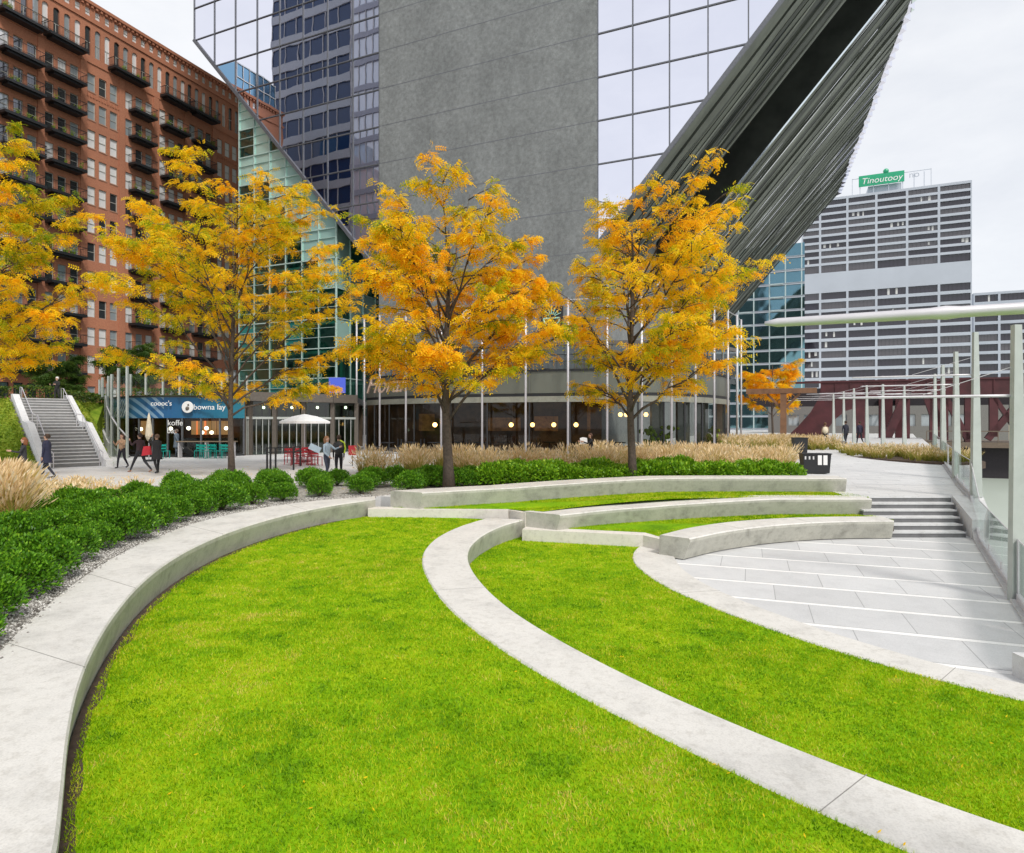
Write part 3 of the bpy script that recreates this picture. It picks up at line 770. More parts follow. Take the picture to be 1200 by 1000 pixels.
for k in range(12):
    zf = 44.4 - 3.5 * k - 1.15
    for bc, wd in ((71.8, 4.3), (76.2, 4.1), (67.2, 4.3)): balcony(bc, zf, wd)
    if k < 11: balcony(85.4, zf, 3.3); balcony(90.0, zf, 3.9); balcony(94.5, zf, 3.5)
for bc, wd in ((71.8, 4.7), (76.2, 4.5), (83.6, 5.0), (90.3, 4.6), (94.6, 4.4)): balcony(bc, 47.4, wd)
# glass penthouse on its roof
ph = MB(); ph.box(.8, 9, .6, 8, ZT + .01, ZT + 4.9); ph.build('penthouse', mirror_glass('blue_penthouse_glass', (.25, .45, .6), .08, 0), bk, world=False)
pm2 = MB()
for i in range(7): pm2.box(.8 + i * 1.36 - .05, .8 + i * 1.36 + .05, .5, .595, ZT + .02, ZT + 4.9)
for i in range(3): pm2.box(.7, 9.1, .45, .495, ZT + i * 2.3 + .05, ZT + i * 2.3 + .17)
pm2.build('penthouse_frame', M['white'], bk, world=False)

# ---------------- the glass and stone tower
TX, TD = 7.5, 56.0; te = Vector((.914, -.4057, 0)).normalized(); TZ = math.atan2(te.y, te.x)
tw = empty('glass_tower', (TX, TD, 0), TZ, 'mirror glass tower with a bare stone core and a ribbed slanting underside', 'tower')
zl = lambda t: 17.5 + 1.137 * (-23 - t)
zr = lambda t: 17.8 + 1.17 * t
TOP = 95
def clip(poly, f):
    out = []
    for i in range(len(poly)):
        a, b = poly[i], poly[(i + 1) % len(poly)]; fa, fb = f(a), f(b)
        if fa >= 0: out.append(a)
        if fa * fb < 0:
            t = fa / (fa - fb); out.append((a[0] + (b[0] - a[0]) * t, a[1] + (b[1] - a[1]) * t))
    return out
def curtain(name, x0, x1, step, f, mat, zb=24.8 - 3.8 * 2):
    gl = MB(); mu = MB(); nx = round((x1 - x0) / step); step = (x1 - x0) / nx
    for i in range(nx):
        for k in range(0, 22):
            a, b = x0 + i * step, x0 + (i + 1) * step; c, d = zb + k * 3.8, zb + (k + 1) * 3.8
            p = clip([(a, c), (b, c), (b, d), (a, d)], f)
            if len(p) < 3: continue
            tx, tz = rnd.gauss(0, .0012), rnd.gauss(0, .0012); cx, cz = (a + b) / 2, (c + d) / 2
            # each pane very slightly out of true and bowed, as real float glass is
            cen = (sum(q[0] for q in p) / len(p), sum(q[1] for q in p) / len(p)); bow = rnd.uniform(.0015, .004)
            vs = [(x, (x - cx) * tx + (z - cz) * tz, z) for x, z in p] + [(cen[0], (cen[0] - cx) * tx + (cen[1] - cz) * tz - bow, cen[1])]
            n = len(p); gl.add(vs, [(j, (j + 1) % n, n) for j in range(n)])
    def seg(p, q, w, dep):
        # clip the segment
        fa, fb = f(p), f(q)
        if fa < 0 and fb < 0: return
        if fa < 0: t = fa / (fa - fb); p = (p[0] + (q[0] - p[0]) * t, p[1] + (q[1] - p[1]) * t)
        elif fb < 0: t = fa / (fa - fb); q = (p[0] + (q[0] - p[0]) * t, p[1] + (q[1] - p[1]) * t)
        mu.bar((p[0], -.04, p[1]), (q[0], -.04, q[1]), w, dep, up=(0, 1, 0))
    for i in range(nx + 1):
        x = x0 + i * step; seg((x, zb), (x, TOP), .10, .12)
    for k in range(0, 22): seg((x0, zb + k * 3.8), (x1, zb + k * 3.8), .11, .10)
    o = gl.build(name, mat, tw, world=False, smooth=True)
    o.data.polygons.foreach_set('use_smooth', [False] * len(o.data.polygons)) if False else None
    mu.build('mullion', M['mull'], tw, world=False)
curtain('curtain_wall', -49.5, -23.0, 3.31, lambda p: p[1] - zl(p[0]), M['tower'])
curtain('curtain_wall', 0, 31, 3.1, lambda p: p[1] - zr(p[0]), M['tower'])
cm = MB()
cm.box(-23.0, 0, -.10, 60, -3, TOP)
cm.build('core', M['core'], tw, world=False)
jm = MB()
for k in range(-2, 20):
    z = 24.8 + 3.8 * k
    jm.box(-22.98, -.02, -.106, -.1035, z - .03, z + .03)
jm.build('joint', M['mull'], tw, world=False)
# slanting undersides: ribs folded in depth, running up the slope
def under(tfun, t0, t1, sgn, wmax, name):
    g = np.random.default_rng(5)
    vd = Vector((.3733, 1, 0)); slope = Vector((sgn, 0, 1.17 if sgn > 0 else 1.137)).normalized()
    nrm = te * (1.17 * sgn) + Vector((0, 0, -1)); nrm.normalize()
    def pt(t, w, off):
        return Vector((TX, TD, 0)) + te * t + Vector((0, 0, tfun(t))) + vd * w + nrm * off
    ws = [0]; kind = []
    while ws[-1] < wmax:
        w_ = ws[-1]
        if 13.7 <= w_ < 24.0: step = 10.3; kd = 'r'
        elif 24.0 <= w_ < 24.6: step = .7; kd = 's'
        else: step = float(g.choice([.25, .4, .6, .9, 1.3])) * (1 if w_ < 14 else 1.1); kd = 'p'
        if kd == 'p' and w_ < 13.7 < w_ + step: step = 13.7 - w_
        ws.append(w_ + step); kind.append(kd)
    b = MB(); L_ = 9
    ts = np.linspace(t0, t1, L_)
    off_prev = 0
    for a, c, kd in zip(ws[:-1], ws[1:], kind):
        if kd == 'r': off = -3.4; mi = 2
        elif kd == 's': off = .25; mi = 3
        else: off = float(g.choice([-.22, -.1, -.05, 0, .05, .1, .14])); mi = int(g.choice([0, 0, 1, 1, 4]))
        A = [pt(t, a, off) for t in ts]; C_ = [pt(t, c, off + (0 if kd != 'p' else float(g.choice([0, .05, -.05])))) for t in ts]
        b.add(A + C_, [(i, i + 1, L_ + i + 1, L_ + i) for i in range(L_ - 1)], mi)
        Pv = [pt(t, a, off_prev) for t in ts]
        b.add(Pv + A, [(i, i + 1, L_ + i + 1, L_ + i) for i in range(L_ - 1)], 1 if kd != 'r' else 2)
        if kd == 'r':   # side wall back out of the recess
            B2 = [pt(t, c, .25) for t in ts]
            b.add(C_ + B2, [(i, i + 1, L_ + i + 1, L_ + i) for i in range(L_ - 1)], 5)
        off_prev = off
    mats = [M['rib1'], M['rib2'], M['recess'], M['ribbright'], M['rib3'], M['recess2']]
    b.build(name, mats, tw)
    return pt
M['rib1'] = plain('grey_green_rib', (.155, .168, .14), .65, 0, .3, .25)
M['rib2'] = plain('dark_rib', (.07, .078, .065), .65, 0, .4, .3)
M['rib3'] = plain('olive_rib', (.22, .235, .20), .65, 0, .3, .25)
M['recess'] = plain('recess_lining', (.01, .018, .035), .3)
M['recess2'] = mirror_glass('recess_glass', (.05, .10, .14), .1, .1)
M['ribbright'] = mirror_glass('bright_strip_glass', (.75, .85, .9), .1, 0)
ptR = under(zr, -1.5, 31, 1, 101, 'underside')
# toothed glass fins along the outer edge of the underside
ed = MB()
for i in range(46):
    w_ = 4 + i * 2.15; a, c = ptR(31, w_, 0), ptR(31, w_ + 2.15, 0); m_ = (a + c) / 2 + te * .9
    up = Vector((0, 0, 9))
    ed.add([a, m_, c, a + up, m_ + up, c + up], [(0, 1, 4, 3), (1, 2, 5, 4), (0, 2, 1), (3, 4, 5)])
ed.build('edge_fin', M['tower'], tw)
for t0_, t1_, f in ((-49.5, -23.0, zl), (0, 31, zr)):
    e2 = MB(); e2.bar((t0_, -.10, f(t0_)), (t1_, -.10, f(t1_)), .35, .22, up=(0, 1, 0)); e2.build('edge_trim', M['mull'], tw, world=False)

# west underside and closing wall so that the body has depth
ub = MB(); vdl = Vector((.3733, 1, 0))
A = [Vector((TX, TD, 0)) + te * t + Vector((0, 0, zl(t))) for t in (-49.5, -23)]
ub.quad(A[0], A[1], A[1] + vdl * 60, A[0] + vdl * 60)
ub.quad(A[0], A[0] + vdl * 60, A[0] + vdl * 60 + Vector((0, 0, 40)), A[0] + Vector((0, 0, 40)))
ub.build('west_underside', M['rib1'], tw)
# ---------------- green glass lobby under the west slope
lb = empty('glass_lobby', (TX, TD, 0), TZ, 'green glass lobby wall filling the slope under the left side of the mirror tower', 'lobby')
M['mint'] = mirror_glass('mint_painted_sky_glass', (.52, .80, .72), .12, .12, .4, .45); M['teald'] = mirror_glass('deep_teal_glass', (.04, .26, .24), .08, .1, .4, .3)  # mint panes: bright sky reflection put into the pane colour
gb = MB(); gm = MB(); gs = MB()
x0, x1, zb_ = -42.8, -28.9, 3.8
f = lambda p: zl(p[0]) - .35 - p[1]
nx = 6; st_ = (x1 - x0) / nx
for i in range(nx):
    for k in range(12):
        p = clip([(x0 + i * st_, zb_ + k * 3.2), (x0 + (i + 1) * st_, zb_ + k * 3.2), (x0 + (i + 1) * st_, zb_ + (k + 1) * 3.2), (x0 + i * st_, zb_ + (k + 1) * 3.2)], f)
        if len(p) > 2:
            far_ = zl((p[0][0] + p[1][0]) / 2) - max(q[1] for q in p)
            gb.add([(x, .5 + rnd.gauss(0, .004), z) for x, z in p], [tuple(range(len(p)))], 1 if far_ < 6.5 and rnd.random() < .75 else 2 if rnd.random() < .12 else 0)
def seg2(mb, p, q, w_, y):
    fa, fb = f(p), f(q)
    if fa < 0 and fb < 0: return
    if fa < 0: t = fa / (fa - fb); p = (p[0] + (q[0] - p[0]) * t, p[1] + (q[1] - p[1]) * t)
    elif fb < 0: t = fa / (fa - fb); q = (p[0] + (q[0] - p[0]) * t, p[1] + (q[1] - p[1]) * t)
    mb.bar((p[0], y, p[1]), (q[0], y, q[1]), w_, .12, up=(0, 1, 0))
for i in range(nx + 1): seg2(gm, (x0 + i * st_, zb_), (x0 + i * st_, 60), .1, .42)
for k in range(12): seg2(gm, (x0, zb_ + k * 3.2), (x1, zb_ + k * 3.2), .12, .42)
for k in range(12): seg2(gm, (x0, zb_ + k * 3.2 + 1.2), (x1, zb_ + k * 3.2 + 1.2), .05, .44); seg2(gm, (x0, zb_ + k * 3.2 + 2.2), (x1, zb_ + k * 3.2 + 2.2), .05, .44)
# east return of the lobby
for k in range(6):
    for j in range(3):
        za, zc = zb_ + k * 3.2, min(zb_ + (k + 1) * 3.2, zl(x1) - .35)
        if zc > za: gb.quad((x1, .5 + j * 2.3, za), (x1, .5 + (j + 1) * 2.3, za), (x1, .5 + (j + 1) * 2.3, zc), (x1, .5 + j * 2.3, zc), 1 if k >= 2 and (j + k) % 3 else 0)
    gm.bar((x1 + .05, .5, za), (x1 + .05, 7.4, za), .1, .1)
for j in range(4): gm.bar((x1 + .06, .5 + j * 2.3, zb_), (x1 + .06, .5 + j * 2.3, zl(x1) - .4), .1, .1)
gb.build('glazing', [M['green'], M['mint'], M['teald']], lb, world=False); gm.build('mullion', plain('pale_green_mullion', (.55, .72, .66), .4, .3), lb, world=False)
for k in range(1, 11):   # landings inside
    z = zb_ + k * 3.2; xe = min(x1 - .3, x0 + 30)
    xl = x0
    if zl(xe) - 1 < z: xe = -23 - (z + 1 - 17.5) / 1.137
    if xe > xl + 1: gs.box(xl, xe, 2.2, 9, z - .25, z)
gs.build('landing', plain('pale_landing', (.75, .85, .8), .6), lb, world=False)
ib = MB(); ib.add([(x0, 9.2, 3), (x1, 9.2, 3), (x1, 9.2, zl(x1) - 1), (x0, 9.2, zl(x0) - 1)], [(0, 1, 2, 3)]); ib.add([(x0 - .05, .6, 3), (x0 - .05, 9.2, 3), (x0 - .05, 9.2, zl(x0) - 1), (x0 - .05, .6, zl(x0) - 1)], [(0, 1, 2, 3)])
for i in range(4): ib.box(x0 + 2 + i * 3.4, x0 + 2.35 + i * 3.4, 3.2, 3.6, 3, zl(x0 + 2.3 + i * 3.4) - 1)
ib.build('inner_wall', plain('dark_green_wall', (.12, .36, .28), .4, 0, .75, .25), lb, world=False)

# ---------------- blocks mirrored in the tower glass (they stand out of frame on the left)
tn = Vector((.4057, .914, 0)).normalized()
def block(name, e0, e1, n0, dep, H, label, floor, bandh, mw, mats, z00=0):
    o = te * e0 + tn * n0
    r = empty(name, (o.x, o.y, 0), TZ + math.pi, label, 'building')
    # local x runs towards -e, local -y looks to +n (the tower)
    Wd = e0 - e1; b = MB(); g = MB(); m = MB()
    b.box(0, Wd, .3, dep, -3, H)
    k = 0; z = z00
    while z < H - floor:
        b.box(-.05, Wd + .05, -.12, .295, z, z + bandh)
        g.quad((0, .12, z + bandh), (Wd, .12, z + bandh), (Wd, .12, z + floor), (0, .12, z + floor))
        n = int(Wd / mw)
        for i in range(n + 1): m.box(i * Wd / n - .07, i * Wd / n + .07, -.06, .118, z + bandh, z + floor)
        z += floor; k += 1
    b.box(-.05, Wd + .05, -.12, .295, z, H)
    b.build('facade', mats[0], r, world=False); g.build('window_band', mats[1], r, world=False); m.build('mullion', mats[2], r, world=False)
    return r
grey = plain('grey_band', (.37, .40, .45), .6, .1, .1); dk = winglass('dark_office_glass', (.02, .05, .13), .4, 1.5)
pal = plain('pale_mullion', (.5, .5, .52), .5)
block('office_block', -72, -90, 16.5, 22, 104, 'dark glass office block with grey bands mirrored in the tower glass', 4.6, 1.45, 2.6, (grey, dk, pal), -1.5)
block('office_block', -64, -71.6, 16.8, 18, 100, 'paler office block with slim white mullions mirrored beside the stone core', 4.6, 1.0, 1.3, (plain('slate_band', (.34, .36, .44), .6), winglass('pale_office_glass', (.55, .62, .75), .9), pal), .5)

# ---------------- grey office block to the right with its lower wing and a rooftop sign
def grid_block(name, x_l, D_r, x_r, top_r, label, bays, rows, blank=None, dep=30, first_narrow=0):
    Xr, Dr = P(x_r, D_r)
    k = (x_l - 600) / F
    s = (Xr - k * D_r) / (te.x - k * te.y)   # distance leftwards along -te
    Wd = s
    o = Vector((Xr, D_r, 0)) - te * Wd
    H = ZY(top_r, D_r)
    r = empty(name, (o.x, o.y, 0), TZ, label, 'building')
    b = MB(); rects = []
    bw = [0] + [Wd * q for q in bays]
    z = H - 1.0
    for i, (kind, h) in enumerate(rows):
        if kind == 'blank': z -= h; continue
        gap = 1.0 if kind == 'n' else 1.25
        for a, c in zip(bw[:-1], bw[1:]): rects.append((a + .42, c - .42, z - h + gap, z))
        z -= h
    wall_open(b, 0, Wd, -3, H, rects, .9); b.quad((Wd, 0, -3), (Wd, dep, -3), (Wd, dep, H), (Wd, 0, H)); b.quad((0, 0, H), (Wd, 0, H), (Wd, dep, H), (0, dep, H)); b.quad((0, dep, -3), (0, 0, -3), (0, 0, H), (0, dep, H))
    b.build('facade', M['panel'], r, world=False)
    n = 0; rest = MB()
    for (a, c, d, e_) in rects:
        q = rnd.random(); mi = 0 if q < .6 else 1
        if n < 98:
            g = MB(); tgt = g
        else: g = None; tgt = rest
        tgt.quad((a, .7, d), (c, .7, d), (c, .7, e_), (a, .7, e_), mi)
        kk = 7
        for i in range(1, kk): tgt.box(a + (c - a) * i / kk - .03, a + (c - a) * i / kk + .03, .66, .695, d, e_, 2)
        if rnd.random() < .16:
            xx = rnd.uniform(a, c - 2.6)
            for _ in range(rnd.randint(1, 3)):
                if xx < c - .9: tgt.box(xx, xx + rnd.uniform(.5, 1.0), .55, .60, d + (e_ - d) * rnd.uniform(0, .4), e_ - .1, 3)
                xx += rnd.uniform(1.2, 3)
        if g: g.build('window', [M['offg'], M['offg2'], M['black'], M['blind']], r, world=False); n += 1
    if rest.f: rest.build('window', [M['offg'], M['offg2'], M['black'], M['blind']], r, world=False, kind='stuff')
    return r, Wd, H
M['panel'] = plain('blue_grey_panel', (.46, .50, .56), .6, 0, .06, .08)
M['offg'] = winglass('office_glass', (.030, .026, .038), .35); M['offg2'] = winglass('office_glass_paler', (.07, .062, .07), .5)
M['blind'] = plain('pale_blind', (.62, .62, .6), .8)
rows = [('n', 3.03)] * 9 + [('t', 4.4)] + [('blank', 7.2)] + [('t', 4.13)] * 16
gb_, Wd, H = grid_block('office_block', 940, 250, 1139, 211, 'tall grey office block with long window bands and a rooftop sign', [.115, .285, .46, .64, .82, 1], rows)
grid_block('office_block', 1141, 251, 1300, 333, 'lower grey office wing reaching out of frame beside the tall grey block', [.2, .45, .72, 1], [('t', 4.13)] * 15)
bm_ = MB(); bm_.box(Wd * .42, Wd * .62, 6, 18, H + .01, H + 4.6); bm_.box(Wd * .74, Wd * .8, 8, 12, H + .01, H + 1.2)
bm_.build('rooftop_plant_room', M['panel'], gb_, world=False)
so = te * (Wd * .36) + Vector(gb_.location) + tn * 4
sg = empty('rooftop_sign', (so.x, so.y, H), TZ, 'green rooftop sign with white lettering on top of the tall grey block', 'sign')
greenM = plain('sign_green', (.02, .36, .18), .4, 0, .15, .3)
b = MB(); b.box(0, 16.5, 0, .4, 4.3, 8.8); b.build('board', greenM, sg, world=False)
b = MB()
for x in (.5, 5.5, 11, 16, 20, 23.5): b.box(x - .12, x + .12, .5, .74, 0, 8 if x < 17 else 7.4)
b.box(-2.5, 26, .5, .7, 7.9, 8.1); b.box(-2.5, -2.3, .5, .7, 0, 8.2); b.box(25.8, 26, .5, .7, 0, 8.2); b.build('frame', M['panel'], sg, world=False)
text(sg, 'Tinoutooy', 3.5, face_matrix((8.3, -.05, 6.3), 0), M['white'], ext=.05, shear=.2)
text(sg, 'no', 3.6, face_matrix((20, .4, 6.6), 0), M['panel'], ext=.05)
b = MB(); b.ball((10, .6, 9.6), 1.1, 6); b.build('ornament', greenM, sg, world=False)

# ---------------- teal glass block behind the trees on the right
tg = empty('glass_block', (*P(943, 175), 0), TZ + math.pi, 'teal glass block with balconies between the tower and the grey office block', 'building')
g = MB(); b = MB(); c_ = MB(); W2 = 46
g.box(0, W2, .2, 22, -3, 51.5)
for k in range(14):
    z = k * 3.65
    b.box(-.2, W2, -.1 + .25, .195, z, z + .5)
for k in range(14):
    z = k * 3.65
    b.box(0, W2, 0, .19, z + .52, z + .60)
# facade looks towards the camera: build on the +n side turned round
tg.rotation_euler = (0, 0, TZ)
g.v = [(x - W2, y, z) for x, y, z in g.v]; b.v = [(x - W2, y - .3, z) for x, y, z in b.v]
for i in range(12): c_.box(-W2 + i * 4.1, -W2 + i * 4.1 + .3, -.2, .19, -3, 51.4)
for k in range(12):
    for i in (3, 5, 7, 9): c_.box(-W2 + i * 4.1 + .4, -W2 + i * 4.1 + 3.7, -1.4, -.31, k * 3.65 + .1, k * 3.65 + .3)
g.build('glazing', mirror_glass('teal_glass', (.18, .34, .38), .06, .25, .15), tg, world=False); b.build('spandrel', M['panel'], tg, world=False); c_.build('mullion', plain('pale_teal_frame', (.5, .6, .6), .5), tg, world=False)
dark = MB(); 
# ================================================================== planting
def rotmats(dirs, roll):
    """frames whose x axis follows dirs"""
    x = dirs / np.linalg.norm(dirs, axis=1)[:, None]
    up = np.tile([0, 0, 1.], (len(x), 1)); y = np.cross(up, x); y /= np.linalg.norm(y, axis=1)[:, None] + 1e-9
    z = np.cross(x, y); c, s = np.cos(roll)[:, None], np.sin(roll)[:, None]
    y2 = y * c + z * s; z2 = -y * s + z * c
    return np.stack([x, y2, z2], 2)
def frond_template(L_=.26, pairs=6, lw=.02, ll=.075, droop=.35):
    V = []; 
    for i in range(pairs):
        t = (i + .6) / pairs; x = L_ * t; z = -droop * L_ * t * t
        for sg in (-1, 1):
            a = R(58); dx, dy = math.cos(a) * ll * (1 - .3 * abs(t - .45)), math.sin(a) * ll * sg * (1 - .3 * abs(t - .45))
            nx, ny = -dy / ll * lw, dx / ll * lw
            V += [(x, 0, z), (x + dx * .5 + nx, dy * .5 + ny, z - .012), (x + dx, dy, z - .03), (x + dx * .5 - nx, dy * .5 - ny, z - .016)]
    return np.array(V)
FT = [frond_template(.25, 5, .021, .085, .3), frond_template(.21, 4, .021, .08, .6), frond_template(.28, 5, .022, .09, .9)]
def foliage(name, pts, dirs, hue, mat, parent, g, scale=1.0, templates=FT):
    n = len(pts); hue = hue + g.normal(0, .10, n); which = g.integers(0, len(templates), n); Vs = []; Hs = []
    Rm = rotmats(dirs, g.normal(0, .7, n)); sc = g.uniform(.75, 1.25, n) * scale
    for k, T in enumerate(templates):
        m = which == k
        V = np.einsum('nij,vj->nvi', Rm[m], T) * sc[m][:, None, None] + pts[m][:, None, :]
        Vs.append(V.reshape(-1, 3)); Hs.append(np.repeat(np.clip(hue[m][:, None] + g.normal(0, .06, (m.sum(), len(T) // 4)), 0, 1), 1, axis=1).ravel())
    V = np.concatenate(Vs); H = np.concatenate(Hs)
    return np_mesh(name, V, np.arange(len(V)).reshape(-1, 4), [mat], {'hue': H}, parent)
M['locust'] = attr_leaf('locust_leaves', [(0, (.28, .38, .012)), (.16, (.66, .60, .012)), (.34, (1.0, .70, .014)), (.66, (1.0, .58, .014)), (1, (.92, .42, .02))], .48, .6)
M['bark'] = plain('grey_bark', (.085, .065, .05), .9, 0, .35, 14, .6)
def tree(name, x, y, z0, H, rx, ry, zlow, seed, label, n_limb=11, sub=7, cl=9, lean=(0, 0), trunk_r=.14, hue0=.45, fork=.23, mat='locust', lift=1.0, group=None, density=1.0, cut=None, topx=0.0, fs=1.0, thin=1.0):
    """trunk -> limbs -> side branches -> twigs that carry drooping compound leaves"""
    g = np.random.default_rng(seed); root = empty(name, (x, y, z0), 0, label, 'tree', group)
    tb = MB(); tp = []; hf = H * fork
    nseg = 9; top = H * .80
    for i in range(nseg + 1):
        t = i / nseg; tp.append(np.array([lean[0] * t + .06 * math.sin(t * 7 + seed), lean[1] * t + .05 * math.cos(t * 5 + seed), top * t]))
    rad = [trunk_r * (1.25 if i == 0 else 1) * (1 - .86 * (i / nseg) ** .9) + .012 for i in range(nseg + 1)]
    tb.tube(tp, rad, 10)
    def trunk_at(h): 
        t = h / top * nseg; i = int(min(nseg - 1, t)); f_ = t - i; return tp[i] * (1 - f_) + tp[i + 1] * f_, rad[i] * (1 - f_) + rad[i + 1] * f_
    zc = (zlow + H) / 2
    def env(z):
        u = np.clip((z - zlow) / (H - zlow), 0, 1)
        return (np.sin(np.pi * (.20 + .72 * u ** .9)) ** .8)
    P_, D_, Hh = [], [], []
    for i in range(n_limb):
        az = i * 2.399 + g.normal(0, .25); u = (i + .3) / n_limb
        h0 = hf + (top * .80 - hf) * u ** 1.2; zt = min(H * .985, h0 + (H - h0) * ((.02 + .34 * g.random()) * (1 - u) + (.40 + .6 * g.random()) * u) * lift)
        zt = max(zt, zlow + .35)
        r = env(zt) * g.uniform(.78, 1.02)
        p0, r0 = trunk_at(h0)
        p2 = np.array([math.cos(az) * rx * r + lean[0] * zt / H + topx * (zt / H), math.sin(az) * ry * r + lean[1] * zt / H, zt])
        if cut is not None: p2 = cut(p2)
        hl = np.linalg.norm((p2 - p0)[:2])
        p1 = p0 * .5 + p2 * .5 + np.array([0, 0, .16 * hl]) + g.normal(0, .12, 3)
        bez = lambda t: (1 - t) ** 2 * p0 + 2 * t * (1 - t) * p1 + t * t * p2
        pts = [bez(t) + (g.normal(0, .035, 3) if 0 < t < 1 else 0) for t in np.linspace(0, 1, 8)]
        rr = [max(.008, min(.055, r0 * .5) * (1 - .9 * t)) for t in np.linspace(0, 1, 8)]
        tb.tube(pts, rr, 6)
        for j in range(sub):
            t = .28 + .72 * (j + g.random() * .6) / sub; q0 = bez(min(t, .98)); ax = (p2 - p0); ax[2] *= .4
            if u > .7 and t > .6: ax = ax * .6
            sd_ = 1 if j % 2 else -1; aa = math.atan2(ax[1], ax[0]) + sd_ * g.uniform(.35, 1.1)
            ln = (.9 + .20 * rx) * g.uniform(.5, 1.05) * (1.1 - .45 * t)
            q2 = q0 + np.array([math.cos(aa) * ln, math.sin(aa) * ln, ln * g.uniform(-.05, .5)])
            q1 = (q0 + q2) / 2 + np.array([0, 0, .14 * ln])
            b2 = lambda s_: (1 - s_) ** 2 * q0 + 2 * s_ * (1 - s_) * q1 + s_ * s_ * q2
            tb.tube([b2(s_) for s_ in (0, .35, .7, 1)], [max(.006, .026 * (1 - .75 * s_)) for s_ in (0, .35, .7, 1)], 5)
            hb = hue0 + g.normal(0, .13) - (.22 if g.random() < .13 else 0)
            for k in range(cl):
                s_ = .15 + .85 * (k + g.random()) / cl; c0 = b2(s_); ta = aa + g.choice([-1, 1]) * g.uniform(.3, 1.4)
                tl = g.uniform(.18, .55); c1 = c0 + np.array([math.cos(ta) * tl, math.sin(ta) * tl, tl * g.uniform(-.15, .5)])
                if g.random() < .6: tb.tube([c0, (c0 + c1) / 2 + (0, 0, .03), c1], [.008, .006, .004], 4, cap=False)
                nf = int(g.integers(9, 15) * density)
                tt = g.random(nf); base = c0 + (c1 - c0) * tt[:, None] + g.normal(0, .035, (nf, 3))
                fa = ta + g.normal(0, .95, nf); dz = g.uniform(-.75, .28, nf)
                P_.append(base); D_.append(np.c_[np.cos(fa), np.sin(fa), dz]); Hh.append(np.clip(hb + g.normal(0, .07) + g.normal(0, .07, nf), 0, 1))
    tb.build('trunk', M['bark'], root, smooth=True, world=False)
    Pn = np.concatenate(P_)
    foliage('crown', Pn, np.concatenate(D_), np.concatenate(Hh), M[mat], root, g, fs)
    return root
GR = 'yellow locust trees in a row across the plaza'
tree('locust_tree', *P(272, 27.5), 0, 14.5, 5.4, 4.6, 2.8, 3, 'yellow locust tree in front of the brick building and green glass lobby', n_limb=30, sub=9, cl=6, trunk_r=.12, hue0=.36, group=GR, density=.85, fs=1.05, fork=.17)
tree('locust_tree', *P(524, 21.5), 0, 10.9, 3.7, 3.1, 2.8, 8, 'yellow locust tree in front of the bare stone core of the tower', n_limb=26, sub=9, cl=5, trunk_r=.17, hue0=.42, group=GR, density=.95, fs=1.1, fork=.2)
tree('locust_tree', *P(740, 22.5), 0, 11.4, 3.4, 3.0, 2.9, 21, 'yellow locust tree leaning right under the slanting underside of the tower', n_limb=26, sub=9, cl=5, trunk_r=.145, hue0=.40, group=GR, density=.8, fs=1.05, fork=.2, topx=1.9)
tree('locust_tree', *P(-42, 25), 0, 14.9, 4.7, 4.0, 2.8, 5, 'yellow locust tree cut off by the left edge of the photo', n_limb=26, sub=9, cl=6, trunk_r=.15, hue0=.35, group=GR, density=1.1, fork=.18)
M['greenleaf'] = attr_leaf('green_leaves', [(0, (.03, .07, .01)), (.5, (.07, .14, .02)), (1, (.18, .20, .03))], .3)
tree('small_tree', *P(66, 62), 3.7, 5.5, 2.3, 2.2, 1.4, 31, 'small green tree on the bank above the stairs, before the brick building', n_limb=9, sub=6, cl=6, trunk_r=.09, mat='greenleaf', fs=1.9, density=.8)
tree('small_tree', *P(150, 60), 3.7, 6.5, 2.2, 2.2, 1.4, 32, 'small green tree on the bank beside the curved glass screen', n_limb=9, sub=6, cl=6, trunk_r=.09, mat='greenleaf', fs=1.9, density=.8)
tree('small_tree', *P(905, 66), .5, 9.5, 3.2, 2.5, 3.0, 33, 'orange leaved tree farther back beside the rust brown post', n_limb=12, sub=6, cl=7, trunk_r=.12, hue0=.6, fs=1.5, density=.9)

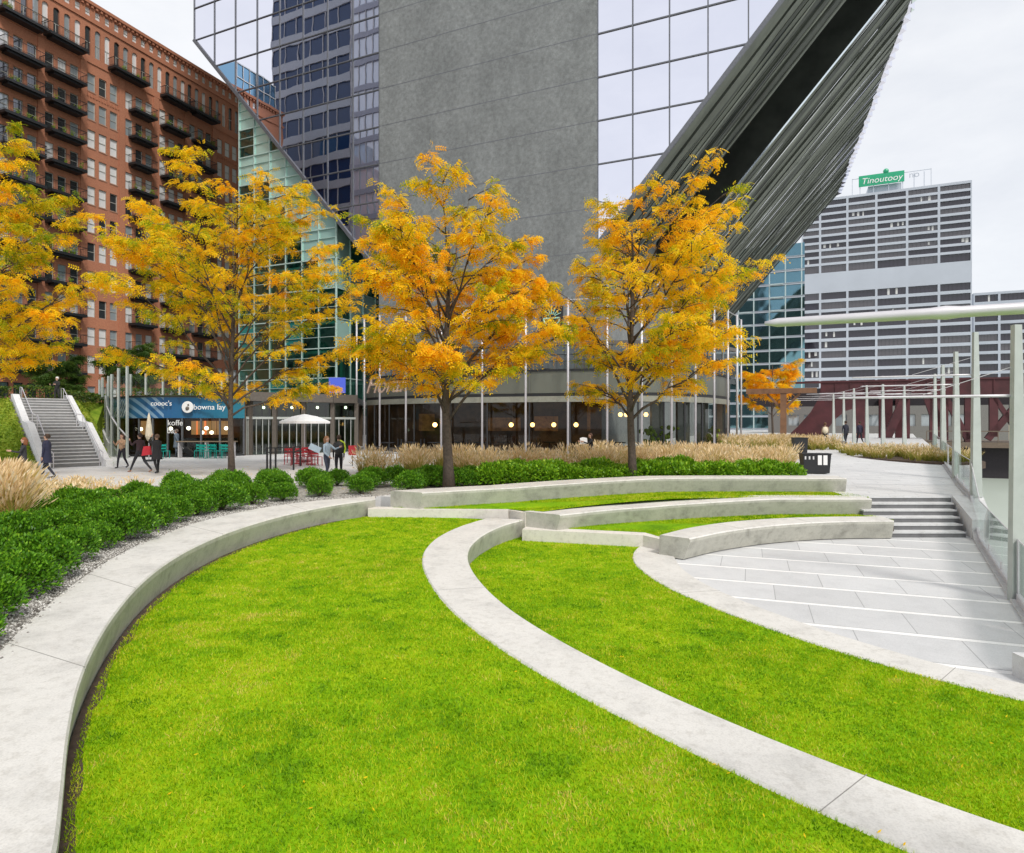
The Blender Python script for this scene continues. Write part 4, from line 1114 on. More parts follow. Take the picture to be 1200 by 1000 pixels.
# ---- clipped evergreen shrubs
def shrub_meshes(stops, nm, leaf=.032, n=5200, seeds=(1, 2, 3), wide=1.0, upright=.5):
    mat = attr_leaf(nm, stops, .25, .38); out = []
    for sd_ in seeds:
        g = np.random.default_rng(sd_)
        # lumpy dome: a few overlapping domes
        cs = [(0, 0, .30, .40)] + [(g.uniform(-.26, .26), g.uniform(-.26, .26), g.uniform(.22, .42), g.uniform(.20, .30)) for _ in range(9)]
        P_ = []; Nn = []; Rf = []
        for (cx, cy, cz, r) in cs:
            m = int(n * (r * r) / sum(c[3] ** 2 for c in cs)); d = g.normal(0, 1, (m, 3)); d /= np.linalg.norm(d, axis=1)[:, None]
            d[:, 2] = np.where(d[:, 2] < -.55, -d[:, 2], d[:, 2])
            fq = g.uniform(0, 6.28, 3); rr = r * g.uniform(.70, 1.04, m) ** .6 * (1 + .10 * np.sin(5 * d[:, 0] + fq[0]) * np.sin(5 * d[:, 1] + fq[1]) + .07 * np.sin(11 * d[:, 0] + fq[2]) * np.sin(10 * d[:, 2]) + .10 * (g.random(m) < .06))
            P_.append(np.array([cx, cy, cz]) + d * rr[:, None] * (wide, wide, .92)); Nn.append(d); Rf.append(rr / r)
        Pn = np.concatenate(P_); Nv = np.concatenate(Nn); ok = Pn[:, 2] > .03; Pn, Nv = Pn[ok], Nv[ok]; m = len(Pn); Rf_ = np.concatenate(Rf)[ok]
        dr = Nv * .6 + g.normal(0, .45, (m, 3)) + (0, 0, upright)
        Rm = rotmats(dr, g.uniform(0, 6.28, m)); T = np.array([(0, 0, 0), (.5, .26, .05), (1, 0, 0), (.5, -.26, .05)]) * leaf * 1.5
        V = np.einsum('nij,vj->nvi', Rm, T) * g.uniform(.7, 1.3, m)[:, None, None] + Pn[:, None, :]
        # young growth at the tips is lighter, an own colour of the leaves
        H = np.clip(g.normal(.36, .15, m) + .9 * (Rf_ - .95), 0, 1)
        o = np_mesh('foliage', V.reshape(-1, 3), np.arange(m * 4).reshape(-1, 4), [mat], {'hue': H}); me = o.data; bpy.data.objects.remove(o)
        s = MB()
        for _ in range(26):
            a, b_ = g.uniform(0, 6.28), g.uniform(.1, .36); s.tube([(0, 0, 0), (math.cos(a) * b_ * .5, math.sin(a) * b_ * .5, .2), (math.cos(a) * b_, math.sin(a) * b_, g.uniform(.3, .55))], [.012, .008, .004], 4)
        o = s.build('stem', M['bark']); sm_ = o.data; bpy.data.objects.remove(o)
        out.append((me, sm_))
    return out
BX = shrub_meshes([(0, (.03, .09, .007)), (.35, (.085, .24, .012)), (.65, (.20, .42, .02)), (1, (.42, .60, .05))], 'boxwood_leaves', .034, 6500, (1, 2, 3, 4))
EU = shrub_meshes([(0, (.06, .18, .01)), (.4, (.18, .38, .015)), (.75, (.36, .56, .03)), (1, (.58, .70, .07))], 'broad_shrub_leaves', .062, 2400, (11, 12, 13), 1.1, .2)
def plant(kind, vs, x, y, z, sc, lab, group, name='shrub'):
    r = empty(name, (x, y, z), rnd.uniform(0, 6.28), lab, 'shrub', group); k = rnd.randrange(len(vs))
    for me, nm in zip(vs[k], ('foliage', 'stem')):
        o = bpy.data.objects.new(nm, me); col.objects.link(o); o.parent = r
    r.scale = (sc * rnd.uniform(.92, 1.1), sc * rnd.uniform(.92, 1.1), sc * rnd.uniform(.9, 1.08)); return r
bed_back = [(-8.5, 5.0), (-9.6, 8), (-9.9, 12.2), (-10.6, 15), (-11.0, 18.2), (-9.6, 21.2), (-6.8, 22.8), (-3.6, 23.6)]
front = [tuple(p) for p in offset(R1O, .0)[20:]]
bedpoly = [tuple(p) for p in R1O[12:]] + [(-3.8, 19.9), (-2.8, 20.2), (-2.4, 23.4)] + bed_back[::-1]
o = MB().prism(bedpoly, -.02, .012).build('gravel', M['gravel']); o['kind'] = 'structure'
placed = []
O = offset(R1O, 0); Oc = R1O - R1I; Oc /= np.linalg.norm(Oc, axis=1)[:, None]
s_ = np.r_[0, np.cumsum(np.hypot(*np.diff(R1O, axis=0).T))]
for row in range(5):
    off = .78 + row * .92; u = .9 * .5 * (row % 2) + s_[16]
    while u < s_[-1]:
        i = int(np.searchsorted(s_, u)); i = min(i, len(R1O) - 1)
        p = R1O[i] + Oc[i] * (off + rnd.uniform(-.08, .08)); u += 1.0 * (1 + off * .05)
        if inpoly([p], bedpoly)[0] and all(math.dist(p, q) > .74 for q in placed): placed.append(tuple(p))
for p in ((-3.3, 20.6), (-3.2, 21.6), (-4.2, 21.9), (-2.9, 22.6)):
    if all(math.dist(p, q) > .7 for q in placed): placed.append(p)
for _ in range(1500):
    p = (rnd.uniform(-10.5, -3), rnd.uniform(16.5, 23.4))
    if inpoly([p], bedpoly)[0] and all(math.dist(p, q) > .86 for q in placed) and np.min(np.hypot(*(R1O - p).T)) > .8: placed.append(p)
for p in placed: plant('b', BX, p[0], p[1], 0, rnd.uniform(.84, 1.16) * .97, 'rounded dark green evergreen shrub in the gravel bed behind the long curved seat wall', 'evergreen shrubs behind the long curved seat wall')
# shrubs behind the highest far bench
bed2 = [(-3.0, 20.4), (-1.0, 20.9), (1.3, 21.6), (4, 22.1), (7.2, 22.2), (9.4, 22.1), (11.4, 26), (14.5, 33), (13, 36.5), (0, 36), (-6.5, 29), (-6.4, 25.5), (-2.6, 23.6)]
o = MB().prism(bed2, -.03, .016).build('gravel', M['gravel']); o['kind'] = 'structure'
n_ = 0
for row in range(3):
    for i in range(17):
        x = -3.2 + i * .82 + (row % 2) * .4; y = (22.0 if x < -1 else 22.3 + .06 * x) + row * .9 + rnd.uniform(-.1, .1)
        if x > 10.3: continue
        if x < -.9: plant('b', BX, x, y, 0, rnd.uniform(.9, 1.05), 'rounded dark green shrub at the left end of the bed behind the highest far bench', 'dark shrubs behind the highest far bench')
        else: plant('e', EU, x, y, 0, rnd.uniform(.9, 1.35), 'leafy bright green shrub in the bed behind the highest far bench', 'bright leafy shrubs behind the highest far bench')
# ---- feathery grasses
M['tan'] = attr_leaf('dry_grass', [(0, (.14, .22, .02)), (.3, (.34, .34, .06)), (.55, (.62, .44, .16)), (.85, (.86, .66, .40)), (1, (.9, .78, .55))], .35, .7)
def tufts(name, cent, hgt, seed, label, z=0, nb=150, pl=.75, w=.006):
    g = np.random.default_rng(seed); Vs = []; Hs = []
    for (cx, cy, s) in cent:
        n = int(nb * s); a = g.uniform(0, 6.28, n); ln = g.uniform(.1, .55, n) * hgt * s; h = hgt * s * g.uniform(.55, 1.1, n)
        b = np.c_[cx + np.cos(a) * .08, cy + np.sin(a) * .08, np.full(n, z)]
        m_ = b + np.c_[np.cos(a) * ln * .35, np.sin(a) * ln * .35, h * .62]; t = b + np.c_[np.cos(a) * ln, np.sin(a) * ln, h]
        pa = g.uniform(0, 6.28, n); ww = w * g.uniform(.7, 1.4, n); s1 = np.c_[np.cos(pa) * ww, np.sin(pa) * ww, 0 * ww]
        V = np.stack([b - s1, b + s1, m_ + s1, m_ - s1, m_ - s1, m_ + s1, t + s1 * .2, t - s1 * .2], 1); Vs.append(V.reshape(-1, 3)); 
        hh = np.clip(g.normal(.28, .12, n), 0, 1); Hs.append(np.c_[hh, np.clip(hh + .15, 0, 1)].ravel())
        k = int(n * pl); sel = g.choice(n, k, replace=False); d = (t - m_)[sel]; d /= np.linalg.norm(d, axis=1)[:, None]
        q0 = t[sel] - d * .06; q1 = t[sel] + d * .16 * s; fw = .022 * g.uniform(.7, 1.3, k)[:, None]
        s2 = np.c_[np.cos(pa[sel] + .5), np.sin(pa[sel] + .5), 0 * pa[sel]] * fw
        mid = (q0 + q1) / 2
        V = np.stack([q0, mid + s2, q1, mid - s2], 1); Vs.append(V.reshape(-1, 3)); Hs.append(np.clip(g.normal(.80, .12, k), 0, 1))
    V = np.concatenate(Vs); H = np.concatenate(Hs)
    o = np_mesh(name, V, np.arange(len(V)).reshape(-1, 4), [M['tan']], {'hue': H}); tag(o, label, 'grass', kind='stuff'); return o
g = np.random.default_rng(4)
c1 = []
for _ in range(900):
    x, y = g.uniform(-6.5, 14.5), g.uniform(25, 36)
    if inpoly([(x, y)], bed2)[0] and y > 25.2 + max(0, (x - 8)) * .5 and (y < 31 or x > 4): c1.append((x, y, g.uniform(.6, 1.22)))
tufts('ornamental_grass', c1[:310], .90, 1, 'pale tan feathery grasses in front of the restaurant windows', nb=85, pl=.9)
c2 = [(xx, yy, g.uniform(.85, 1.25)) for xx, yy in ((g.uniform(-13.5, -9.4), g.uniform(12.6, 16.2)) for _ in range(260)) if xx / yy < -.775]
tufts('ornamental_grass', c2, .92, 2, 'tall golden feathery grasses behind the shrubs at the left edge', nb=190)
c3 = [(xx, yy, g.uniform(.35, .6)) for xx, yy in ((g.uniform(-15, -9), g.uniform(17.0, 21.5)) for _ in range(90)) if -.74 < xx / yy < -.56]
tufts('ornamental_grass', c3, .7, 3, 'low sparse brown grasses between the shrubs and the left plaza', nb=70)
c4 = []
cx, cy = P(1056, 36)
for _ in range(170):
    a, r_ = g.uniform(0, 6.28), g.random() ** .5; c4.append((cx + math.cos(a) * r_ * 2.3 + .4 * 0, cy + math.sin(a) * r_ * 5.0, g.uniform(.5, .85)))
tufts('ornamental_grass', c4, .8, 4, 'low green and buff grasses on the planted island beside the river railing', z=.28, nb=90, pl=.25)
c5 = []
for _ in range(150):
    c5.append((g.uniform(*sorted((P(860, 44)[0], P(925, 50)[0]))), g.uniform(42, 50), g.uniform(.7, 1.0)))
tufts('ornamental_grass', c5, .95, 5, 'buff and orange grasses in the far bed at the restaurant corner', z=.35, nb=80, w=.01)
o = MB().prism([P(855, 41), P(925, 41), P(942, 52), P(868, 52)], -.02, .36).build('raised_bed', M['stone']); tag(o, 'low stone edged bed of buff grasses at the restaurant corner', 'planter')
isl = [(cx + math.cos(a) * 2.6, cy + math.sin(a) * 5.4) for a in np.linspace(0, 6.28, 24, endpoint=False)]
o = MB().prism(isl, 0, .3).build('planted_island', M['soil']); tag(o, 'oval planted island on the promenade beside the glass railing', 'planter')
# fallen leaves
g = np.random.default_rng(9); n = 420; pts = np.c_[g.uniform(-4, 8, n), g.uniform(4, 17, n)]
keep = inpoly(pts, poly1) ; keep2 = inpoly(pts, poly2); zz = np.where(keep, -.415, -.88); pts, zz = pts[keep | keep2], zz[keep | keep2]; n = len(pts)
T = np.array([(-1, 0, 0), (0, .3, .1), (1, 0, .15), (0, -.3, 0)]) * .022
Rm = rotmats(np.c_[np.cos(g.uniform(0, 6.28, n)), np.sin(g.uniform(0, 6.28, n)), g.normal(0, .2, n)], g.normal(0, .4, n))
V = np.einsum('nij,vj->nvi', Rm, T) + np.c_[pts, zz][:, None, :]
o = np_mesh('fallen_leaves', V.reshape(-1, 3), np.arange(n * 4).reshape(-1, 4), [M['locust']], {'hue': g.uniform(.2, .8, n)}); tag(o, 'small yellow leaves lying scattered on the lawns', 'leaves', kind='stuff')
g = np.random.default_rng(19); n = 1500; cs_ = np.array([P(272, 27.5), P(524, 21.5), P(740, 22.5), P(60, 24)]); pts = cs_[g.integers(0, 4, n)] + g.normal(0, 2.6, (n, 2))
kp = (pts[:, 1] > 19.6 + .0 * pts[:, 0]) & ~inpoly(pts, polyA) & (np.abs(pts[:, 0] / pts[:, 1]) < .82) & ((pts[:, 1] > 22.2) | (pts[:, 0] < -4.5)); pts = pts[kp]; n = len(pts)
Rm = rotmats(np.c_[g.normal(0, 1, n), g.normal(0, 1, n), g.normal(0, .15, n)], g.normal(0, .4, n))
V = np.einsum('nij,vj->nvi', Rm, T[:4] * 1.6) + np.c_[pts, np.full(n, .022)][:, None, :]
o = np_mesh('fallen_leaves', V.reshape(-1, 3), np.arange(n * 4).reshape(-1, 4), [M['locust']], {'hue': g.uniform(.2, .9, n)}); tag(o, 'yellow leaves dropped on the paving and gravel under the locust trees', 'leaves', kind='stuff')

# loose pebbles on the gravel strip beside the seat wall
g = np.random.default_rng(12); n = 15000; k = g.integers(12, len(R1O) - 1, n); o_ = .04 + .85 * g.random(n) ** 1.3
pp = R1O[k] + Oc[k] * o_[:, None] + g.normal(0, .06, (n, 2)); sz = g.uniform(.010, .026, n)
T = np.array([(1, 0, 0), (0, .8, 0), (-1, 0, 0), (0, -.8, 0), (0, 0, .7), (0, 0, -.7)]); an = g.uniform(0, 6.28, n); ca_, sa_ = np.cos(an), np.sin(an)
V = np.stack([T[None, :, 0] * ca_[:, None] - T[None, :, 1] * sa_[:, None], T[None, :, 0] * sa_[:, None] + T[None, :, 1] * ca_[:, None], np.repeat(T[None, :, 2], n, 0)], 2) * sz[:, None, None] + np.c_[pp, np.full(n, .018)][:, None, :]
Fq = np.array([(0, 1, 4), (1, 2, 4), (2, 3, 4), (3, 0, 4), (1, 0, 5), (2, 1, 5), (3, 2, 5), (0, 3, 5)]); FF = (Fq[None] + 6 * np.arange(n)[:, None, None]).reshape(-1, 3)
o = np_mesh('pebbles', V.reshape(-1, 3), FF, [attr_leaf('pebble_stone', [(0, (.09, .08, .07)), (.5, (.34, .32, .29)), (1, (.72, .70, .66))], 0.0, .8)], {'hue': np.repeat(g.random(n), 8)}); tag(o, 'loose grey pebbles strewn between the shrubs and the long curved seat wall', 'pebbles', kind='stuff')
# ================================================================== restaurant with the round ends
PO = [(418, 51), (427, 50), (445, 48.3), (475.6, 46.6), (517, 45), (565, 43.8), (616, 42.8), (665.6, 42), (711.6, 41.5), (752, 41.4), (787, 41.8), (815, 42.8), (837, 44.4), (853, 46.4), (863.6, 48.6), (868.5, 50.8)]
PP = np.array([P(a, b) for a, b in PO])
scr = empty('glass_screen', (*PP[7], 0), 0, 'row of tall slim silver poles standing round the restaurant front', 'screen')
for x, y in PP:
    MB().tube([(x, y, 0), (x, y, 10.4)], .075, 8).build('pole', M['metal'], scr, smooth=True)
m = MB()
for a, b in zip(PP[:-1], PP[1:]): m.tube([(*a, 10.3), (*b, 10.3)], .03, 5)
m.build('top_rail', M['metal'], scr)
rs = empty('restaurant', (*(PP[7] + (0, 1)), 0), 0, 'glass fronted restaurant with curved grey green band and warm globe lamps', 'restaurant')
FC = offset(PP, .9)
if FC[7][1] < PP[7][1]: FC = offset(PP, -.9)
FD = spline([tuple(p) for p in FC], 61, 0)
def curvewall(A, z0, z1, th=.12):
    mb = MB(); B = offset(A, th if offset(A, th)[len(A) // 2][1] > A[len(A) // 2][1] else -th)
    for i in range(len(A) - 1):
        a, b, c, d = A[i], A[i + 1], B[i + 1], B[i]
        mb.add([(*a, z0), (*b, z0), (*c, z0), (*d, z0), (*a, z1), (*b, z1), (*c, z1), (*d, z1)], [(0, 1, 5, 4), (2, 3, 7, 6), (4, 5, 6, 7), (3, 2, 1, 0)])
    return mb
def out(A, d):
    q = offset(A, d); return q if q[len(A) // 2][1] < A[len(A) // 2][1] else offset(A, -d)
curvewall(FD, -.02, .32).build('plinth', M['bronze'], rs)
curvewall(out(FD, .06), 4.22, 5.68).build('fascia', M['band'], rs)
curvewall(out(FD, .14), 5.69, 5.82).build('coping', M['black'], rs)
curvewall(out(FD, .03), 4.02, 4.21).build('shadow_gap', M['black'], rs)
curvewall(out(FD, .05), 3.62, 4.01).build('transom', plain('pale_transom', (.27, .27, .22), .5, .2), rs)
for i in range(len(FC) - 1):
    a, b = FC[i], FC[i + 1]
    g = MB(); g.quad((*a, .33), (*b, .33), (*b, 3.61), (*a, 3.61)); g.build('window', M['shopglass'], rs)
for a in FC: MB().bar((a[0], a[1] - .02, .32), (a[0], a[1] - .02, 3.62), .09, .12).build('mullion', M['darkmetal'], rs)
m = MB()
for p in FC[::1]: m.bar((p[0], p[1] - .16, 4.22), (p[0], p[1] - .16, 5.68), .03, .02)
m.build('panel_joint', M['mull'], rs)
inner = [tuple(p) for p in FD + (0, .3)]
IN = [inner[0]] + inner[1:] + [(17, 58), (-10, 60)]
MB().prism(IN, 4.05, 5.6).build('ceiling', M['darkmetal'], rs)
MB().prism(IN, -.02, .06).build('interior_floor', plain('dark_floor', (.06, .045, .035), .4), rs)
m = MB()
pts = [P(430, 53), P(520, 51.5), P(620, 50), P(705, 49.5)]
for a, b in zip(pts[:-1], pts[1:]): m.bar((*a, 2.0), (*b, 2.0), .2, 4.0)
m.build('inner_wall', M['warmwall'], rs)
m = MB()
for px, D, w_, h_ in ((500, 49, 1.2, 1.3), (590, 48.5, 2.6, 1.0), (640, 48, 1.8, 1.1), (690, 48, .25, 2.4)):
    x, y = P(px, D); m.box(x - w_ / 2, x + w_ / 2, y, y + .1, 1.6, 1.6 + h_)
m.build('wall_panel', plain('orange_panel', (.50, .22, .06), .6, 0, .5, 3), rs)
for px, D in ((509.7, 45.6), (599, 45), (624, 45.5), (649, 45.5), (675, 45), (727, 47), (734, 44.5), (757, 47), (797, 50)):
    x, y = P(px, D); z = ZY(498 if px < 700 else 486, D)
    MB().ball((x, y, z), .16, 8).build('globe_lamp', M['lamp'], rs, smooth=True)
    MB().tube([(x, y, z + .15), (x, y, 4.06)], .01, 4).build('lamp_cord', M['black'], rs)
m = MB()
for i in range(11):
    px = 455 + i * 27; x, y = P(px, 45.5 + (i % 2)); m.lathe([(.35, 0), (.35, .04), (.04, .05), (.04, .7), (.5, .72), (.5, .77), (.01, .78)], (x, y, .06), 10)
    for s in (-1, 1): m.box(x + s * .75 - .2, x + s * .75 + .2, y - .2, y + .2, .5, .55); m.box(x + s * .95 - .02, x + s * .95 + .02, y - .2, y + .2, .5, 1.05)
m.build('dining_furniture', M['black'], rs)
m = MB()
for px, D in ((770, 46), (800, 47.5), (822, 49), (845, 51)): x, y = P(px, D); m.box(x - .45, x + .45, y - .3, y + .3, .06, 4.05)
m.build('column', plain('grey_column', (.30, .31, .29), .6), rs)
m = MB()
for px, D in ((783, 45), (762, 44.5), (833, 47.5)):
    x, y = P(px, D)
    for _ in range(26): m.ball((x + rnd.gauss(0, .35), y + rnd.gauss(0, .25), rnd.uniform(.5, 1.9)), rnd.uniform(.08, .2), 4)
m.build('indoor_plant', M['greenleaf'] if False else M['slope'], rs)
# terrace on the roof: railing and furniture
m = MB(); TR = out(FD, -.4)
for a, b in zip(TR[:-1:2], TR[2::2]): m.bar((*a, 6.75), (*b, 6.75), .05, .05); m.bar((*a, 6.3), (*b, 6.3), .03, .03)
for a in TR[::1]: m.bar((*a, 5.6), (*a, 6.75), .03, .03)
m.build('terrace_railing', M['black'], rs)
m = MB()
for px in (470, 486, 500, 540, 575, 640, 700, 716, 730, 775, 800):
    x, y = P(px, 46); y += 0; s = rnd.choice((-1, 1))
    m.box(x - .25, x + .25, y - .25, y + .25, 6.05, 6.1); m.box(x + s * .25 - .02, x + s * .25 + .02, y - .25, y + .25, 6.1, 6.6)
    for dx in (-.22, .22):
        for dy in (-.22, .22): m.box(x + dx - .02, x + dx + .02, y + dy - .02, y + dy + .02, 5.6, 6.05)
m.build('terrace_chair', M['black'], rs)
# upper glass box behind the terrace
m = MB(); g = MB()
up = [P(452, 55), P(520, 54), P(600, 53), P(700, 51.5), P(770, 51), P(830, 53), P(862, 57)]
for a, b in zip(up[:-1], up[1:]):
    g.quad((*a, 5.6), (*b, 5.6), (*b, 8.6), (*a, 8.6)); m.bar((*a, 8.65), (*b, 8.65), .3, .3)
    n = 4
    for i in range(n): q = [a[j] + (b[j] - a[j]) * i / n for j in (0, 1)]; m.bar((*q, 5.6), (*q, 8.6), .09, .1)
g.build('upper_glazing', clear_glass('upper_glass', (.40, .44, .44), .03, .02, 0, .7), rs); m.build('upper_frame', M['bronze'], rs)
# script sign on the curved fascia
sp = P(450, 47.0); sg = empty('script_sign', (sp[0], sp[1], 4.95), 0, 'copper coloured script lettering on the left end of the restaurant fascia', 'sign')
ca = math.atan2(FC[4][1] - FC[1][1], FC[4][0] - FC[1][0])
text(sg, 'Floral', 1.75, face_matrix((0, -.12, 0), ca), plain('copper_letters', (.72, .52, .40), .35, .5), ext=.05, shear=.45)
# signs on the stone core
def wallsign(px, py, D, wd, hg, name, label, mat):
    t = ((px - 600) / F * TD - TX) / (te.x - (px - 600) / F * te.y); Dd = TD + te.y * t; s = Dd / F
    o = Vector((TX, TD, 0)) + te * t; r = empty(name, (o.x, o.y, ZY(py, Dd)), TZ, label, 'sign')
    b = MB(); b.box(-wd * s / 2 / te.x, wd * s / 2 / te.x, -.32, -.11, -hg * s / 2, hg * s / 2); b.build('board', mat, r, world=False); return r, s
r, s = wallsign(549, 374, 60, 35, 27, 'wall_sign', 'black sign with a ring logo on the stone core above the restaurant terrace', M['black'])
text(r, 'NEW STAND', 6.0 * s, face_matrix((0, -.34, -4.5 * s), 0), M['white'], ext=.01)
m = MB(); pts = [(math.cos(a) * 5 * s, -.36, 4.5 * s + math.sin(a) * 5 * s) for a in np.linspace(0, 6.283, 20)]; m.tube(pts, .07, 5)
m.tube([(-2.5 * s, -.36, 6 * s), (2.5 * s, -.36, 6 * s), (-2.5 * s, -.36, 3 * s), (2.5 * s, -.36, 3 * s)], .05, 5); m.build('logo', M['white'], r, world=False)
r, s = wallsign(648, 375, 60, 24, 30, 'wall_sign', 'dark sign with a green outlined half round emblem right of the black sign', M['darkmetal'])
m = MB(); pts = [(math.cos(a) * 10 * s, -.36, 1 * s + math.sin(a) * 9 * s) for a in np.linspace(math.pi, 2 * math.pi, 14)]; m.tube(pts + [pts[0]], .08, 5)
for i in range(7): a = R(20 + i * 23); m.bar((math.cos(a) * 4 * s, -.36, 3 * s + math.sin(a) * 3 * s), (math.cos(a) * 12 * s, -.36, 3 * s + math.sin(a) * 11 * s), .06, .06)
m.build('emblem', plain('mint', (.45, .75, .6), .5), r, world=False)

# ================================================================== lobby front and the blue café
def fr(px, D): return np.array(P(px, D))
lf = empty('glass_entrance', (*P(350, 47), 0), 0, 'glass entrance front with dark posts under a brown grey canopy', 'entrance')
LP = [fr(285, 43.5), fr(293, 44), fr(322, 45.2), fr(356, 46.6), fr(390, 48), fr(418, 49.5)]
m = MB(); g = MB(); t_ = MB(); c_ = MB()
for a in LP: m.bar((*a, 0), (*a, 3.75), .3, .3)
for a, b in zip(LP[:-1], LP[1:]):
    g.quad((*(a + (0, .1)), .02), (*(b + (0, .1)), .02), (*(b + (0, .1)), 3.74), (*(a + (0, .1)), 3.74))
    t_.bar((*a, 2.55), (*b, 2.55), .14, .16)
    for i in (1, 2, 3): q = a + (b - a) * i / 4; t_.bar((*q, .02), (*q, 2.5), .05, .06)
    c_.bar((*(a - (0, .3)), 4.02), (*(b - (0, .3)), 4.02), .5, .62)
m.build('post', M['bronze'], lf); g.build('glazing', clear_glass('entrance_glass', (.40, .62, .54), .04, .02, 0, .8), lf)
t_.build('transom', M['paintgrey'], lf); c_.build('canopy', M['bronze'], lf)
MB().prism([tuple(p) for p in LP] + [P(432, 66), P(240, 68), P(285, 50)], 3.76, 4.2).build('roof', M['darkmetal'], lf)
m = MB()
for i in range(14): x, y = P(292 + i * 9.4, 50 + i * .35); m.box(x - .2, x + .2, y, y + .3, 0, 3.7)
m.build('inner_column', plain('olive_column', (.16, .15, .08), .6, 0, .6, .8), lf)
a, b = fr(285, 56), fr(425, 60); MB().bar((*a, 1.9), (*b, 1.9), .2, 3.8).build('inner_wall', plain('brown_inner_wall', (.10, .065, .035), .6, 0, .7, .5), lf)
for px in (309, 342, 372, 405): MB().ball((*P(px, 50), 3.4), .11, 6).build('ceiling_lamp', M['lampw'], lf)
m = MB(); x, y = P(395, 58); m.box(x - .75, x + .75, y, y + .1, 4.9, 6.3)
o = m.build('screen', emis('blue_screen', (.05, .08, .40), .7)); tag(o, 'blue lit screen inside the lobby above the canopy', 'screen')
ls = empty('lobby_sign', (*P(352, 62), ZY(443, 62)), -.25, 'dim lettering inside the green lobby glass above the canopy', 'sign')
text(ls, '150 NORTH', .9, face_matrix((0, 0, 0), 0), plain('dim_letters', (.16, .25, .18), .6), ext=.03)
m = MB(); m.bar((-3.2, .1, -.55), (3.2, .1, -.55), .06, .06); m.build('sign_rail', M['darkmetal'], ls, world=False)
# café
cf = empty('cafe', (*P(207, 42), 0), 0, 'small café with rounded blue sign band and warm lit windows', 'café')
CPt = [(128, 47), (132, 44.8), (139, 43.4), (150, 42.4), (163.5, 41.8), (179.5, 41.4), (197, 41.3), (214, 41.4), (236, 41.7), (258, 42.2), (286, 43.2)]
CP = np.array([P(a, b) for a, b in CPt]); CD = spline([tuple(p) for p in CP], 51, 0)
def cafe_band():
    m, nt, b = new_mat('blue_sign_band'); co = coords(nt)
    s = nt.nodes.new('ShaderNodeSeparateXYZ'); L(nt, co, s.inputs[0])
    c = ramp(nt, mth(nt, 'ADD', mth(nt, 'MULTIPLY', s.outputs[0], .11), .55), [(0, (.05, .18, .26)), (.45, (.015, .095, .25)), (.7, (.01, .11, .23)), (1, (.01, .16, .22))])
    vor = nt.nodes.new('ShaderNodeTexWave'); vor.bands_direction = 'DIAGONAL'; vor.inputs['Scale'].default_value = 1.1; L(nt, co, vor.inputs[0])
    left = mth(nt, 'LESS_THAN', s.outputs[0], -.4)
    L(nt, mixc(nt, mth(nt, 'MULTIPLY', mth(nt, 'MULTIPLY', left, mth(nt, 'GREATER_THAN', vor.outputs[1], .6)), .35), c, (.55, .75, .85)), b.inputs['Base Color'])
    b.inputs['Roughness'].default_value = .4; return m
curvewall(out(CD, .12), 2.52, 3.86).build('sign_band', cafe_band(), cf)
curvewall(out(CD, .16), 3.87, 3.98).build('roof_edge', M['darkmetal'], cf)
curvewall(CD, -.01, .15).build('plinth', M['darkmetal'], cf)
for a, b in zip(CP[:-1], CP[1:]):
    MB().quad((*a, .16), (*b, .16), (*b, 2.51), (*a, 2.51)).build('window', M['shopglass'], cf)
for a in CP: MB().bar((a[0], a[1] - .03, .1), (a[0], a[1] - .03, 2.52), .09, .12).build('mullion', M['mull'], cf)
CI = [tuple(p) for p in CD + (0, .25)] + [P(290, 50.5), P(140, 50.5)]
MB().prism(CI, 2.53, 3.8).build('ceiling', plain('warm_ceiling', (.12, .07, .04), .7), cf)
MB().prism(CI, -.02, .05).build('interior_floor', plain('cafe_floor', (.10, .08, .06), .5), cf)
a, b = fr(137, 50), fr(288, 50); MB().bar((*a, 1.25), (*b, 1.25), .2, 2.5).build('inner_wall', M['warmwall'], cf)
m = MB()
for px, w_ in ((168, .7), (228, .5), (236, .8), (246, .9), (262, 1.0)): x, y = P(px, 49); m.box(x - w_ / 2, x + w_ / 2, y, y + .1, 1.3, 2.35)
m.build('menu_board', emis('lit_menu', (.8, .42, .16), .38), cf)
for px, py, D in ((165, 503, 45), (200, 502.5, 44), (221, 502, 44), (242, 502, 44), (237, 507, 46), (248, 507, 46), (265, 502, 44.5)):
    MB().ball((*P(px, D), ZY(py, D)), .13, 8).build('globe_lamp', M['lampw'], cf, smooth=True)
    MB().tube([(*P(px, D), ZY(py, D) + .12), (*P(px, D), 2.54)], .01, 4).build('lamp_cord', M['black'], cf)
m = MB(); x, y = P(240, 47); m.box(x - 2.2, x + 2.2, y, y + .6, .05, 1.1); m.build('counter', M['black'], cf)
text(cf, 'bowna lay', .50, face_matrix((P(246.5, 41.5)[0] - cf.location.x, P(245, 41.5)[1] - cf.location.y - .12, 3.22), .06), M['white'], ext=.02)
text(cf, "coooc's", .44, face_matrix((P(190, 41.1)[0] - cf.location.x, P(196, 41.1)[1] - cf.location.y - .1, 3.45), 0), M['white'], ext=.02)
text(cf, 'koffe', .5, face_matrix((P(205.5, 41.2)[0] - cf.location.x, P(205.5, 41.2)[1] - cf.location.y - .02, 2.2), 0), M['white'], ext=.004)
text(cf, 'bag', .5, face_matrix((P(202, 41.2)[0] - cf.location.x, P(202, 41.2)[1] - cf.location.y - .02, 1.7), 0), M['white'], ext=.004)
m = MB(); x, y = P(222.5, 41.4); m.lathe([(.01, 0), (.36, 0), (.38, .03), (.36, .06), (.01, .06)], (0, 0, 0), 18); m.v = [(x + p[0], y - .26 - p[2], 3.22 + p[1]) for p in m.v]; m.build('logo', M['white'], cf)
